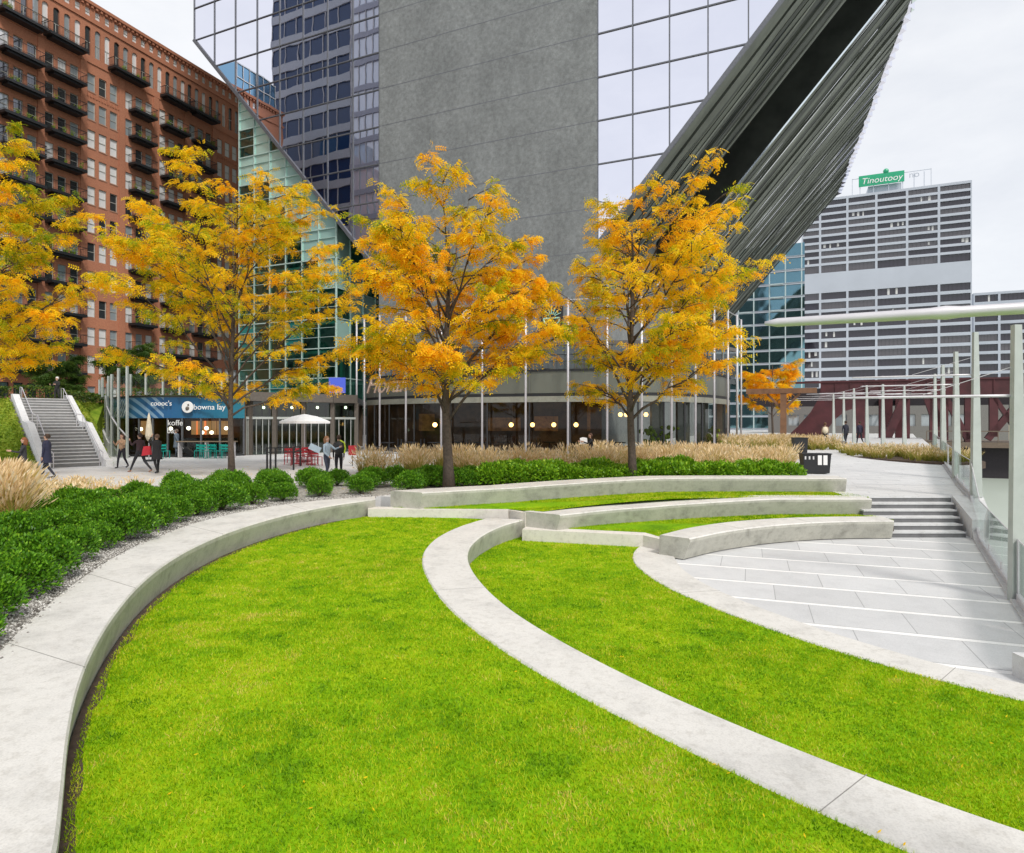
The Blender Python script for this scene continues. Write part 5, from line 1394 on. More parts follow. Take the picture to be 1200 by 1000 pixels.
m = MB(); m.ball((x, y - .30, 3.14), .13, 6); m.ball((x + .06, y - .30, 3.36), .07, 6); m.build('logo_face', M['bronze'], cf)
m = MB()
for i in range(5):
    x, y = P(140 + i * 2.6, 43.0 - i * .12); m.bar((x - .22, y - .22, 2.6), (x + .25, y - .3, 3.8), .09, .02)
m.build('white_stripe', M['white'], cf)
# roof turf behind the sign and glass fins
MB().prism([tuple(p) for p in CD[::5] + (0, .5)] + [P(290, 60), P(132, 60)], 3.80, 4.02).build('roof_turf', M['slope'], cf)
sc2 = empty('glass_balustrade', (*P(205, 42.4), 4), 0, 'upright glass fins and clear panels along the café roof edge', 'balustrade')
m = MB(); SP = out(CP, -.6)
for a, b in zip(SP[:-1], SP[1:]):
    MB().quad((*a, 4.02), (*b, 4.02), (*b, 5.25), (*a, 5.25)).build('glass_panel', M['railglass'], sc2)
for a in SP: MB().bar((*a, 4.0), (*a, 5.35), .09, .14).build('fin', M['paintgrey'], sc2)
sc3 = empty('glass_screen', (*P(135, 42), 0), 0, 'tall curved glass screen in front of the left end of the café', 'screen')
G3 = [(124, 46), (126, 43.8), (131, 42), (139, 40.9), (149, 40.3)]; tops = [4.2, 4.9, 5.4, 5.7, 5.8]
for i in range(4):
    a, b = P(*G3[i]), P(*G3[i + 1]); MB().quad((*a, .02), (*b, .02), (*b, tops[i + 1]), (*a, tops[i])).build('glass_panel', M['railglass'], sc3)
for (px, D), t in zip(G3, tops): MB().bar((*P(px, D), 0), (*P(px, D), t), .1, .16).build('fin', M['paintgrey'], sc3)
m = MB(); q = [(124, 464, 46), (125, 476, 43.8), (130, 488, 42), (138, 500, 41), (149, 512, 40.2)]
m.tube([(*P(a, d), ZY(b, d)) for a, b, d in q], .05, 6); m.build('handrail', M['metal'], sc3)
# curved white ramp wall left of it
m = MB(); q = [(124, 470, 47.5), (119, 486, 46), (119, 503, 44.6), (126, 518, 43.2), (137, 529, 42), (150, 534.5, 41)]
A = [(*P(a, d), ZY(b, d)) for a, b, d in q]
for p, r_ in zip(A[:-1], A[1:]):
    m.add([(p[0], p[1], -.02), (r_[0], r_[1], -.02), r_, p, (p[0] - .1, p[1] + .4, -.02), (r_[0] - .1, r_[1] + .4, -.02), (r_[0] - .1, r_[1] + .4, r_[2]), (p[0] - .1, p[1] + .4, p[2])], [(0, 1, 2, 3), (5, 4, 7, 6), (3, 2, 6, 7)])
o = m.build('curved_ramp_wall', M['wall_white']); tag(o, 'white curved ramp wall sweeping down beside the glass screen', 'wall')

# ================================================================== turf bank with stairs
ax_ = np.array([-.70, .714]); pr = np.array([.714, .70]); B0 = np.array([-22.15, 32.4]); SW = 1.15
def sp_(u, v): q = B0 + ax_ * u + pr * v; return float(q[0]), float(q[1])
st = MB(); u = 0; z = 0; prof = []
for i in range(22):
    tread = .33 if i != 11 else 1.6
    z1 = z + .165
    c = [sp_(u, -SW), sp_(u, SW), sp_(9.4, SW), sp_(9.4, -SW)]
    st.add([(*p, z) for p in c] + [(*p, z1) for p in c], [(0, 1, 5, 4), (4, 5, 6, 7), (1, 2, 6, 5), (3, 0, 4, 7)], 1)
    c = [sp_(u - .02, -SW), sp_(u - .02, SW), sp_(u + tread, SW), sp_(u + tread, -SW)]
    st.add([(*p, z1 + .002) for p in c] + [(*p, z1 + .04) for p in c], [(0, 1, 5, 4), (4, 5, 6, 7)], 0)
    prof.append((u, z1)); u += tread; z = z1
UE = u; ZE = z
stairs = empty('stairs', (*sp_(0, 0), 0), 0, 'long outdoor stone stairs climbing the turf bank with pale side walls', 'stairs')
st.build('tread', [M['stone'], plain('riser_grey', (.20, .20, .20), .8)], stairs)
def zpro(u_): 
    r = 0
    for a, b in prof:
        if a <= u_: r = b
    return r
for sgn in (-1, 1):
    m = MB(); us = [-1.0, -.3, 3.6, 5.2, 9.0, 9.7]; hs = [.32, .42, 2.22, 2.32, ZE + .28, ZE + .32]
    for (ua, ha), (ub, hb) in zip(zip(us[:-1], hs[:-1]), zip(us[1:], hs[1:])):
        v0, v1 = sgn * (SW + .003), sgn * (SW + .32)
        c = [sp_(ua, v0), sp_(ub, v0), sp_(ub, v1), sp_(ua, v1)]; hh = [ha, hb, hb, ha]
        m.add([(*p, -.05) for p in c] + [(*p, h) for p, h in zip(c, hh)], [(0, 1, 5, 4), (1, 2, 6, 5), (2, 3, 7, 6), (3, 0, 4, 7), (4, 5, 6, 7)])
    m.build('side_wall', M['wall_white'] if sgn < 0 else M['wall_white'], stairs)
    h = MB(); pts = [(*sp_(ua, sgn * (SW - .12)), ha + .42) for ua, ha in zip(us, hs)]; h.tube(pts, .025, 6)
    for (x, y, z_), ua in zip(pts, us): h.tube([(x, y, z_), (x, y, max(0, z_ - .95))], .02, 5)
    h.build('handrail', M['metal'], stairs)
# the bank itself, cut round the stairs
bankT = 3.63
bk_l = [P(-60, 33), P(0, 33.2), sp_(-.2, -SW - .44)]; top_l = [P(-60, 40.5), P(-20, 40.5), sp_(9.4, -SW - .44)]
m = MB()
m.add([(*bk_l[0], 0), (*bk_l[1], 0), (*bk_l[2], 0), (*top_l[2], bankT), (*top_l[1], bankT), (*top_l[0], bankT)], [(0, 1, 4, 5), (1, 2, 3, 4)])
r1_, r2_ = sp_(-.2, SW + .44), sp_(9.4, SW + .44)
m.add([(*r1_, 0), (*P(108, 38.5), 0), (*P(120, 43.5), .2), (*P(122, 47), bankT), (*P(95, 45), bankT), (*r2_, bankT), (*sp_(5, SW + .44), 2.3), (*P(112, 42), 1.9)], [(0, 1, 7, 6), (1, 2, 7), (7, 2, 3, 4), (6, 7, 4, 5)])
o = m.build('turf_bank', M['slope']); o['kind'] = 'structure'
o = MB().prism([P(-500, 40.5), P(-20, 40.5), sp_(9.4, -SW - .44), sp_(9.4, SW + .44), P(95, 45), P(122, 47), P(128, 50), P(289, 60.0), P(242, 69), (-26, 120), (-200, 120)], -.5, bankT - .004).build('upper_street', plain('street_paving', (.30, .29, .28), .85)); o['kind'] = 'structure'
# leafy ground cover on the bank
g = np.random.default_rng(6); n = 34000
def onbank(n, quad, g):
    u, v = g.random(n), g.random(n); a, b, c, d = map(np.array, quad)
    return (a * (1 - u)[:, None] + b * u[:, None]) * (1 - v)[:, None] + (d * (1 - u)[:, None] + c * u[:, None]) * v[:, None]
qs = [((*bk_l[0], 0), (*bk_l[1], 0), (*top_l[1], bankT), (*top_l[0], bankT)), ((*bk_l[1], 0), (*bk_l[2], 0), (*top_l[2], bankT), (*top_l[1], bankT)),
      ((*r1_, 0), (*P(108, 38.5), 0), (*P(112, 42), 1.9), (*sp_(5, SW + .44), 2.3)), ((*sp_(5, SW + .44), 2.3), (*P(112, 42), 1.9), (*P(95, 45), bankT), (*r2_, bankT)), ((*P(112, 42), 1.9), (*P(120, 43.5), .2), (*P(122, 47), bankT), (*P(95, 45), bankT))]
pts = np.concatenate([onbank(n // 5, q, g) for q in qs]); n = len(pts); T = np.array([(0, 0, 0), (.5, .28, .06), (1, 0, 0), (.5, -.28, .06)]) * .16
Rm = rotmats(np.c_[g.normal(0, 1, n), g.normal(0, 1, n), g.uniform(.1, 1.0, n)], g.uniform(0, 6, n)); V = np.einsum('nij,vj->nvi', Rm, T) * g.uniform(.5, 1.2, n)[:, None, None] + pts[:, None, :]
hu = .5 + .25 * np.sin(pts[:, 0] * 1.3) * np.sin(pts[:, 1] * 1.7 + pts[:, 2]) + g.normal(0, .15, n)
o = np_mesh('ground_cover', V.reshape(-1, 3), np.arange(n * 4).reshape(-1, 4), [attr_leaf('bank_leaves', [(0, (.10, .19, .015)), (.5, (.28, .38, .03)), (1, (.50, .52, .08))], .3)], {'hue': np.clip(hu, 0, 1)}); tag(o, 'yellow green leafy ground cover on the bank beside the stairs', 'ground cover', kind='stuff')
def hedge(name, A, B, h, wd, label, seed, mat=None, dens=260):
    g = np.random.default_rng(seed); A = np.array(A, float); B = np.array(B, float); Ln = np.linalg.norm(B - A); n = int(Ln * dens)
    t = g.random(n)[:, None]; d = (B - A) / Ln; nr = np.array([-d[1], d[0], 0]); side = g.uniform(-1, 1, n); zz = g.uniform(.05, 1, n)
    edge = g.random(n) < .6; zz = np.where(edge, zz, 1 - .1 * g.random(n)); side = np.where(edge, np.sign(side) * (1 - .25 * g.random(n)), side)
    pts = A + (B - A) * t + nr * (side * wd / 2)[:, None] + np.c_[np.zeros(n), np.zeros(n), zz * h]
    Rm = rotmats(g.normal(0, 1, (n, 3)), g.uniform(0, 6, n)); T = np.array([(0, 0, 0), (.5, .3, .05), (1, 0, 0), (.5, -.3, .05)]) * .16
    V = np.einsum('nij,vj->nvi', Rm, T) + pts[:, None, :]
    r = empty(name, tuple((A + B) / 2), 0, label, 'hedge'); V = V - np.array((A + B) / 2)
    np_mesh('foliage', V.reshape(-1, 3), np.arange(n * 4).reshape(-1, 4), [M['greenleaf']], {'hue': g.random(n)}, r)
    st_ = MB()
    for i in range(int(Ln / .6)): p = (A + (B - A) * (i * .6 / Ln)) - (A + B) / 2; st_.tube([tuple(p), (p[0], p[1], p[2] + h * .8)], .02, 4)
    st_.build('stem', M['bark'], r, world=False)
hedge('hedge', (*P(-40, 41.5), bankT), (*sp_(10.3, -SW - .6), bankT), .75, .9, 'clipped hedge on top of the bank left of the stairs', 1)
hedge('hedge', (*sp_(10.4, SW + .3), bankT), (*P(121, 48), bankT), .6, .9, 'clipped hedge on top of the bank between stairs and café', 2)
hedge('hedge', (*sp_(10.6, -SW), bankT), (*sp_(10.6, SW), bankT), .85, .8, 'short piece of hedge behind the top of the stairs', 3)
hedge('hedge', (*P(140, 48), 4.0), (*P(284, 50), 4.0), .75, .9, 'low hedge on the café roof behind the glass fins', 4)

# ================================================================== steel bridge over the river
bx, bd = P(962, 70); br = empty('steel_bridge', (bx, bd, 0), TZ, 'maroon riveted steel truss bridge crossing the river', 'bridge')
def tb(px): k = (px - 600) / F; return (k * bd - bx) / (te.x - k * te.y)
def zb2(px, py): t = tb(px); return ZY(py, bd + te.y * t)
m = MB()
tE = 42
m.box(tb(962), tE, -.5, .5, 5.0, 6.5); m.box(tb(962) - 4.5, tE, -.62, .62, 6.52, 6.7)
for i in range(30): t = tb(962) + i * 1.4; m.box(t - .05, t + .05, -.58, -.51, 5.0, 6.5)
m.build('top_girder', M['rust'], br, world=False)
m = MB(); h = [(923, 511), (935, 500), (950, 483), (960, 466), (962, 451), (1004, 451), (1004, 478), (990, 482), (978, 492), (968, 505), (962, 515), (940, 517)]
poly = [(tb(a), zb2(a, b)) for a, b in h]
from mathutils.geometry import tessellate_polygon
tr_ = tessellate_polygon([[Vector((x, y, 0)) for x, y in poly]]); n = len(poly)
m.add([(x, -.3, z) for x, z in poly] + [(x, .3, z) for x, z in poly], [tuple(q) for q in tr_] + [tuple(k + n for k in q[::-1]) for q in tr_] + [(i, (i + 1) % n, n + (i + 1) % n, n + i) for i in range(n)])
m.build('haunch_plate', M['rust'], br, world=False)
m = MB()
def mem(a, b, w_, py0=None):
    m.bar((tb(a[0]), 0, zb2(*a)), (tb(b[0]), 0, zb2(*b)), .5, w_, up=(0, 1, 0))
for a, b, w_ in (((1008, 460), (1008, 516), 1.0), ((1062, 462), (1040, 512), .8), ((1062, 460), (1062, 516), .6), ((1100, 465), (1100, 516), 1.6), ((1088, 466), (1100, 500), .9),
                 ((1135, 462), (1135, 522), .7), ((1108, 466), (1134, 515), .55), ((1164, 460), (1164, 512), .7), ((1195, 470), (1157, 515), .6), ((1165, 466), (1196, 512), .4), ((1200, 460), (1200, 520), .6), ((1240, 460), (1205, 518), .6)): m.bar((tb(a[0]), 0, zb2(*a)), (tb(b[0]), 0, zb2(*b)), w_, .5, up=(0, 1, 0))
m.build('truss_member', M['rust'], br, world=False)
m = MB(); m.box(tb(1085), tE, -.4, 9, -.3, .25); 
for i in range(24): t = tb(1085) + i * 1.5; m.box(t - .04, t + .04, -.45, -.41, .26, 1.3)
m.box(tb(1085), tE, -.47, -.40, 1.3, 1.4); m.build('lower_deck', plain('deck_brown', (.16, .12, .09), .8), br, world=False)
m = MB(); m.box(tb(1120), tE, 1, 10, -3.5, -.31); m.box(-8, tE, 9, 10, 4.2, 6.4); m.build('pier', plain('dark_pier', (.035, .03, .035), .9), br, world=False)
m = MB()
for px in (1050, 1072): m.box(tb(px) - .7, tb(px) + .7, 8.4, 8.9, .4, 5)
m.build('rear_arch_plate', M['rust'], br, world=False)
# rust brown post with a cross beam
x, y = P(918, 55); ps_ = empty('timber_post', (x, y, .4), TZ, 'rust brown post carrying a long cross beam left of the bridge', 'post')
m = MB(); m.box(-.25, .25, -.25, .25, 0, 4.3); m.build('post', M['woodpost'], ps_, world=False)
m = MB(); m.box(-3.0, 2.6, -.3, .3, 4.32, 4.75); m.build('beam', M['woodpost'], ps_, world=False)
m = MB(); m.bar((.2, 0, 3.1), (1.3, 0, 4.3), .22, .2); m.bar((-.2, 0, 3.1), (-1.3, 0, 4.3), .22, .2); m.build('brace', M['woodpost'], ps_, world=False)
# low buildings seen behind the bridge
x, y = P(1172, 190); r = empty('low_building', (x, y, 0), TZ, 'low beige building on the far bank seen through the bridge', 'building')
m = MB(); rc = [(-14 + i * 4, -12 + i * 4, 2, 4) for i in range(9)]; wall_open(m, -16, 24, -3, 5.5, rc, .4); m.quad((-16, 0, 5.5), (24, 0, 5.5), (24, 10, 5.5), (-16, 10, 5.5)); m.quad((-16, 10, -3), (-16, 0, -3), (-16, 0, 5.5), (-16, 10, 5.5)); m.build('wall', plain('beige_wall', (.5, .42, .3), .8), r, world=False)
for a, b, c, d in rc: MB().quad((a, .3, c), (b, .3, c), (b, .3, d), (a, .3, d)).build('window', M['win3'], r, world=False)
x, y = P(1012, 130); r = empty('low_building', (x, y, 0), TZ, 'pale grey low building with dark windows behind the left part of the bridge', 'building')
m = MB(); rc = [(-14 + i * 3, -12 + i * 3, 1.5, 3.8) for i in range(11)]; wall_open(m, -18, 24, -3, 6.5, rc, .4); m.quad((-18, 0, 6.5), (24, 0, 6.5), (24, 10, 6.5), (-18, 10, 6.5)); m.build('wall', plain('grey_low_wall', (.20, .19, .18), .8), r, world=False)
for a, b, c, d in rc: MB().quad((a, .3, c), (b, .3, c), (b, .3, d), (a, .3, d)).build('window', M['win3'], r, world=False)
# ================================================================== people
SK = plain('skin', (.50, .30, .21), .6, 0, .06)
def cloth(n, c): return plain(n, c, .85, 0, .15, 9)
def person(px, D, zg, face, label, top, legs, shoe=(.03, .03, .03), hair=(.05, .03, .02), h=1.75, stride=.3, arms=((.05, .1), (.05, .1)), long_hair=False, bend=0.0, hat=None, coat=False, phase=1):
    """one skinned body: face = heading in radians (0 looks away along +Y); arms = (forward, elbow bend) for left and right"""
    x, y = P(px, D); root = empty('person', (x, y, zg), face, label, 'person')
    s = h / 1.75; V = []; Ed = []; Rd = []; Lb = []
    def v(p, r): V.append(Vector(p) * s); Rd.append(r * s); return len(V) - 1
    def e(a, b, lab): Ed.append((a, b)); Lb.append(lab)
    pel = v((0, 0, .96), .125); w_ = v((0, .01 + bend * .2, 1.12), .115); ch = v((0, .02 + bend * .6, 1.32), .145); nk0 = v((0, .01 + bend, 1.44), .085)
    nk = v((0, .02 + bend, 1.51), .052); jaw = v((0, .035 + bend * 1.1, 1.575), .062); hd = v((0, .02 + bend * 1.1, 1.655), .086); tp = v((0, .01 + bend * 1.1, 1.72), .058)
    nose = v((0, .118 + bend * 1.1, 1.63), .014)
    e(pel, w_, 'top'); e(w_, ch, 'top'); e(ch, nk0, 'top'); e(nk0, nk, 'skin'); e(nk, jaw, 'skin'); e(jaw, hd, 'skin'); e(hd, tp, 'skin'); e(hd, nose, 'skin')
    for sg in (-1, 1):
        ear = v((sg * .085, .01 + bend * 1.1, 1.64), .016); e(hd, ear, 'skin')
        fwd = stride * sg * phase
        hp = v((sg * .095, 0, .90), .098); kn = v((sg * .10, fwd * .42 + (.05 if fwd > 0 else .03), .50), .062); an = v((sg * .10, fwd - (.10 if fwd < 0 else 0), .09 + (.06 if fwd < -.1 else 0)), .040)
        hl = v((sg * .10, fwd - .03 - (.10 if fwd < 0 else 0), .045 + (.06 if fwd < -.1 else 0)), .040); to = v((sg * .11, fwd + .16 - (.09 if fwd < 0 else 0), .03), .034)
        e(pel, hp, 'legs'); e(hp, kn, 'legs'); e(kn, an, 'legs'); e(an, hl, 'shoe'); e(hl, to, 'shoe')
        af, eb = arms[0 if sg < 0 else 1]
        sh = v((sg * .17, .01 + bend * .9, 1.40), .060); ua = .29; fa = .25
        el_ = Vector((sg * .215, .01 + bend * .9 + math.sin(af) * ua, 1.40 - math.cos(af) * ua)); a2 = af + eb
        wr = el_ + Vector((-sg * .03 * eb, math.sin(a2) * fa, -math.cos(a2) * fa)); dr = (wr - el_).normalized(); pm_ = wr + dr * .075
        eli = v(el_, .045); wri = v(wr, .029); pmi = v(pm_, .032)
        e(ch, sh, 'top'); e(sh, eli, 'top'); e(eli, wri, 'top'); e(wri, pmi, 'skin')
        side = Vector((0, 1, 0)) if abs(dr.y) < .8 else Vector((0, 0, 1)); side = (side - dr * side.dot(dr)).normalized(); inn = Vector((-sg, 0, 0))
        for q, (of, ln) in enumerate(((-.027, .055), (-.009, .07), (.009, .075), (.026, .065))):
            a = v(pm_ + side * of + dr * .025, .010); b = v(pm_ + side * of + dr * (.025 + ln * .55) + inn * .006, .009); c = v(pm_ + side * of + dr * (.025 + ln) + inn * .024, .0075)
            e(pmi, a, 'skin'); e(a, b, 'skin'); e(b, c, 'skin')
        a = v(wr + dr * .04 + side * .036, .011); b = v(wr + dr * .075 + side * .058 + inn * .01, .009); e(wri, a, 'skin'); e(a, b, 'skin')
    me = bpy.data.meshes.new('body_rig'); me.from_pydata([tuple(p) for p in V], Ed, [])
    o = bpy.data.objects.new('body_rig', me); col.objects.link(o)
    md = o.modifiers.new('skin', 'SKIN'); md.use_smooth_shade = True
    for i, r in enumerate(Rd): me.skin_vertices[0].data[i].radius = (r, r)
    me.skin_vertices[0].data[0].use_root = True
    sb = o.modifiers.new('sub', 'SUBSURF'); sb.levels = 1; sb.render_levels = 1
    dg = bpy.context.evaluated_depsgraph_get(); m2 = bpy.data.meshes.new_from_object(o.evaluated_get(dg)); bpy.data.objects.remove(o)
    m2.name = 'body'; b = bpy.data.objects.new('body', m2); col.objects.link(b); b.parent = root
    m2.materials.clear()
    order = {'skin': 0, 'top': 1, 'legs': 2, 'shoe': 3}
    for m_ in (SK, cloth('top_cloth', top), cloth('leg_cloth', legs), plain('shoe', shoe, .6)): m2.materials.append(m_)
    A = np.array([V[a] for a, _ in Ed]); B = np.array([V[b_] for _, b_ in Ed]); rr = np.array([(Rd[a] + Rd[b_]) / 2 for a, b_ in Ed]); labs = [order[l] for l in Lb]
    cen = np.array([p.center for p in m2.polygons]); AB = B - A; L2 = (AB ** 2).sum(1)
    t = np.clip(((cen[:, None] - A) * AB).sum(2) / L2, 0, 1); d = np.linalg.norm(cen[:, None] - (A + t[..., None] * AB), axis=2) - rr
    m2.polygons.foreach_set('material_index', [labs[i] for i in d.argmin(1)]); m2.polygons.foreach_set('use_smooth', [True] * len(m2.polygons)); m2.update()
    # hair as its own piece
    hb = MB(); c = (0, (-.012 + bend * 1.1) * s, 1.672 * s)
    hb.lathe([(max(.002, .098 * s * math.sin(a)), .098 * s * -math.cos(a)) for a in np.linspace(R(82), R(180), 7)], c, 14)
    if long_hair: hb.lathe([(.05 * s, -.26 * s), (.085 * s, -.20 * s), (.098 * s, -.08 * s), (.094 * s, 0)], (0, c[1] - .035 * s, c[2]), 12)
    else: hb.lathe([(.07 * s, -.09 * s), (.092 * s, -.04 * s), (.094 * s, .02)], (0, c[1] - .018 * s, c[2]), 12)
    hb.build('hair' if hat is None else 'cap', cloth('hair', hair if hat is None else hat), root, smooth=True, world=False)
    for sg in (-1, 1):
        MB().ball((sg * .031 * s, (.098 + bend * 1.1) * s, 1.652 * s), .010 * s, 6).build('eye', M['black'], root, world=False)
    MB().bar((-.022 * s, (.095 + bend * 1.1) * s, 1.597 * s), (.022 * s, (.095 + bend * 1.1) * s, 1.597 * s), .008, .008).build('mouth', plain('lips', (.35, .12, .1), .6), root, world=False)
    if coat:
        cb = MB(); cb.lathe([(.235 * s, .62 * s), (.215 * s, .80 * s), (.18 * s, 1.0 * s), (.175 * s, 1.15 * s), (.20 * s, 1.30 * s), (.16 * s, 1.44 * s), (.07 * s, 1.50 * s)], (0, .01 + bend * .4, 0), 18)
        ob = cb.build('coat', cloth('coat_cloth', top), root, smooth=True, world=False); ob.scale = (1, .74, 1)
    return root
HP = math.pi
person(28, 24.6, 0, HP * .75, 'person with reddish brown hair and dark jacket half hidden behind the golden grass', (.03, .03, .035), (.03, .03, .04), hair=(.22, .08, .03), h=1.66, long_hair=True, arms=((.6, 1.2), (.2, .3)))
person(55, 25.6, 0, HP * .55, 'man in a dark navy suit walking near the foot of the stairs', (.02, .022, .05), (.02, .022, .035), h=1.78, stride=.22, coat=True)
person(67, 39.5, 3.45, HP, 'person in black with a pale cap at the top of the stairs', (.02, .02, .02), (.03, .03, .03), hat=(.7, .68, .62), h=1.6, stride=.05, arms=((.5, 1.3), (.5, 1.3)))
person(143, 31.5, 0, HP * .97, 'woman in a tan top and dark leggings walking across the plaza', (.42, .27, .17), (.02, .02, .03), hair=(.08, .04, .03), h=1.68, stride=.2, long_hair=True, arms=((.5, 1.7), (.5, 1.7)))
person(164, 28.8, 0, HP * .38, 'person in black with red sleeves striding behind the shrubs', (.04, .02, .025), (.02, .02, .025), shoe=(.3, .15, .1), hair=(.03, .02, .02), h=1.75, stride=.48, arms=((.9, 1.5), (-.2, .5)), phase=-1)
person(184, 28.2, 0, HP * .30, 'person in a long black coat raising a hand to the ear', (.012, .012, .014), (.012, .012, .014), hair=(.10, .06, .04), h=1.72, stride=.12, arms=((1.5, 2.0), (1.0, 1.9)), coat=True)
person(207, 41.2, 0, HP * .5, 'man in a grey blue suit pulling a dark suitcase past the café', (.10, .13, .16), (.09, .11, .14), hair=(.12, .09, .07), h=1.8, stride=.1, arms=((-.5, .1), (.1, .3)), coat=True)
person(383, 25.2, 0, -HP * .62, 'woman in a pale blue top turning round near the white umbrella', (.36, .45, .52), (.05, .06, .09), hair=(.26, .13, .06), h=1.70, stride=.1, arms=((.9, 1.0), (.1, .8)), long_hair=True)
person(397, 26.2, 0, HP * .1, 'person in black beside the woman in the pale blue top', (.015, .015, .02), (.02, .02, .025), h=1.72, stride=.1)
person(693, 31.5, 0, HP * .62, 'person in black reading a paper behind the grasses', (.012, .012, .014), (.015, .015, .02), hair=(.10, .05, .03), h=1.7, stride=.05, arms=((1.0, .9), (1.0, .9)), bend=.05)
person(967, 46, .5, -HP * .1, 'person with a tan top and light backpack walking away on the promenade', (.34, .24, .16), (.02, .02, .025), hair=(.12, .06, .03), h=1.72, stride=.25)
person(991, 48.3, .55, 0, 'person in dark clothes on the promenade, left one of the pair by the bridge', (.02, .022, .035), (.02, .022, .03), h=1.8, stride=.2)
person(1007.5, 48.8, .55, 0, 'person in dark clothes on the promenade, right one of the pair by the bridge', (.025, .02, .045), (.02, .02, .028), h=1.76, stride=.22, phase=-1)

def item(name, loc, rz, label, cat): return empty(name, loc, rz, label, cat)
# things they carry
x, y = P(220.5, 41.4); r = item('suitcase', (x, y, 0), HP * .04, 'dark wheeled suitcase tilted behind the man in the grey blue suit', 'suitcase')
m = MB(); m.bar((.30, 0, .12), (-.22, 0, .55), .36, .26, up=(0, 1, 0)); m.build('body', M['black'], r, world=False)
m = MB(); m.tube([(-.2, -.1, .52), (-.5, -.1, .78), (-.5, .1, .78), (-.2, .1, .52)], .012, 6); m.build('handle', M['metal'], r, world=False)
for sg in (-1, 1): MB().lathe([(.005, -.02), (.045, -.02), (.045, .02), (.005, .02)], (.34, sg * .12, .045), 10).build('wheel', M['darkmetal'], r, world=False)
x, y = P(172, 28.7); r = item('shoulder_bag', (x, y, .75), 0, 'red shoulder bag between the striding person and the black coat', 'bag')
m = MB(); m.add([(-.2, -.07, 0), (.2, -.07, .05), (.2, .07, .05), (-.2, .07, 0), (-.13, -.04, .42), (.15, -.04, .44), (.15, .04, .44), (-.13, .04, .42)], [(3, 2, 1, 0), (4, 5, 6, 7), (0, 1, 5, 4), (1, 2, 6, 5), (2, 3, 7, 6), (3, 0, 4, 7)]); m.build('pouch', plain('red_fabric', (.5, .02, .035), .7), r, world=False)
m = MB(); m.tube([(-.12, 0, .42), (-.08, 0, .7), (.08, 0, .72), (.14, 0, .43)], .012, 6); m.build('strap', M['black'], r, world=False)
x, y = P(397.5, 25.95); r = item('backpack', (x, y, 1.0), 0, 'black backpack with a yellow green edge worn by the person in black', 'backpack')
m = MB(); m.ball((0, 0, .22), .25, 8, sq=1.15); o = m.build('pouch', M['black'], r, smooth=True, world=False); o.scale = (1, .6, 1)
m = MB(); m.tube([(.22, -.05, .0), (.26, -.05, .2), (.22, -.05, .42), (.05, -.05, .52)], .03, 6); m.build('reflective_edge', plain('hi_vis', (.6, .75, .05), .5), r, world=False)
x, y = P(967, 45.7); r = item('backpack', (x, y, 1.45), 0, 'pale backpack on the person walking away with the tan top', 'backpack')
m = MB(); m.ball((0, 0, .22), .21, 8, sq=1.2); o = m.build('pouch', M['cream'], r, smooth=True, world=False); o.scale = (1, .6, 1)
m = MB(); m.tube([(-.12, .1, .45), (-.12, .2, .4)], .015, 5); m.tube([(.12, .1, .45), (.12, .2, .4)], .015, 5); m.build('strap', M['black'], r, world=False)
x, y = P(684.5, 31.2); r = item('newspaper', (x, y, 1.18), .5, 'pale paper held by the reading person behind the grasses', 'paper')
m = MB(); m.add([(-.22, 0, 0), (0, .05, .04), (0, .09, .34), (-.22, .04, .30), (.2, 0, 0), (.2, .04, .3)], [(0, 1, 2, 3), (1, 4, 5, 2)]); m.build('page', M['white'], r, world=False)
x, y = P(369, 24.9); r = item('folder', (x, y, 1.22), .2, 'pale blue grey folder under the arm of the woman in the pale blue top', 'folder')
m = MB(); m.bar((-.2, 0, .12), (.2, 0, -.08), .03, .24); m.build('cover', plain('pale_blue', (.4, .5, .58), .6), r, world=False)

# ================================================================== street furniture
# white parasol
x, y = P(357, 36.5); r = item('parasol', (x, y, 0), 0, 'open white parasol over the red chairs in front of the lobby', 'parasol')
m = MB(); n = 8; Rr = 1.45; ap = 2.72; rim = 2.30
vs = [(0, 0, ap)] + [(Rr * .5 * math.cos(2 * HP * k / n), Rr * .5 * math.sin(2 * HP * k / n), 2.58) for k in range(n)] + [(Rr * math.cos(2 * HP * k / n), Rr * math.sin(2 * HP * k / n), rim) for k in range(n)] + [(Rr * math.cos(2 * HP * k / n), Rr * math.sin(2 * HP * k / n), rim - .12) for k in range(n)]
fs = [(0, 1 + k, 1 + (k + 1) % n) for k in range(n)] + [(1 + k, 9 + k, 9 + (k + 1) % n, 1 + (k + 1) % n) for k in range(n)] + [(9 + k, 17 + k, 17 + (k + 1) % n, 9 + (k + 1) % n) for k in range(n)]
m.add(vs, fs); m.build('canopy', M['canvas'], r, world=False)
MB().tube([(0, 0, 0), (0, 0, 2.7)], .025, 8).build('pole', M['metal'], r, world=False)
MB().lathe([(.35, 0), (.35, .06), (.06, .1)], n=14).build('base', M['darkmetal'], r, world=False)
m = MB()
for k in range(n): m.bar((0, 0, 2.45), (Rr * math.cos(2 * HP * k / n), Rr * math.sin(2 * HP * k / n), rim - .02), .02, .02)
m.build('rib', M['metal'], r, world=False)
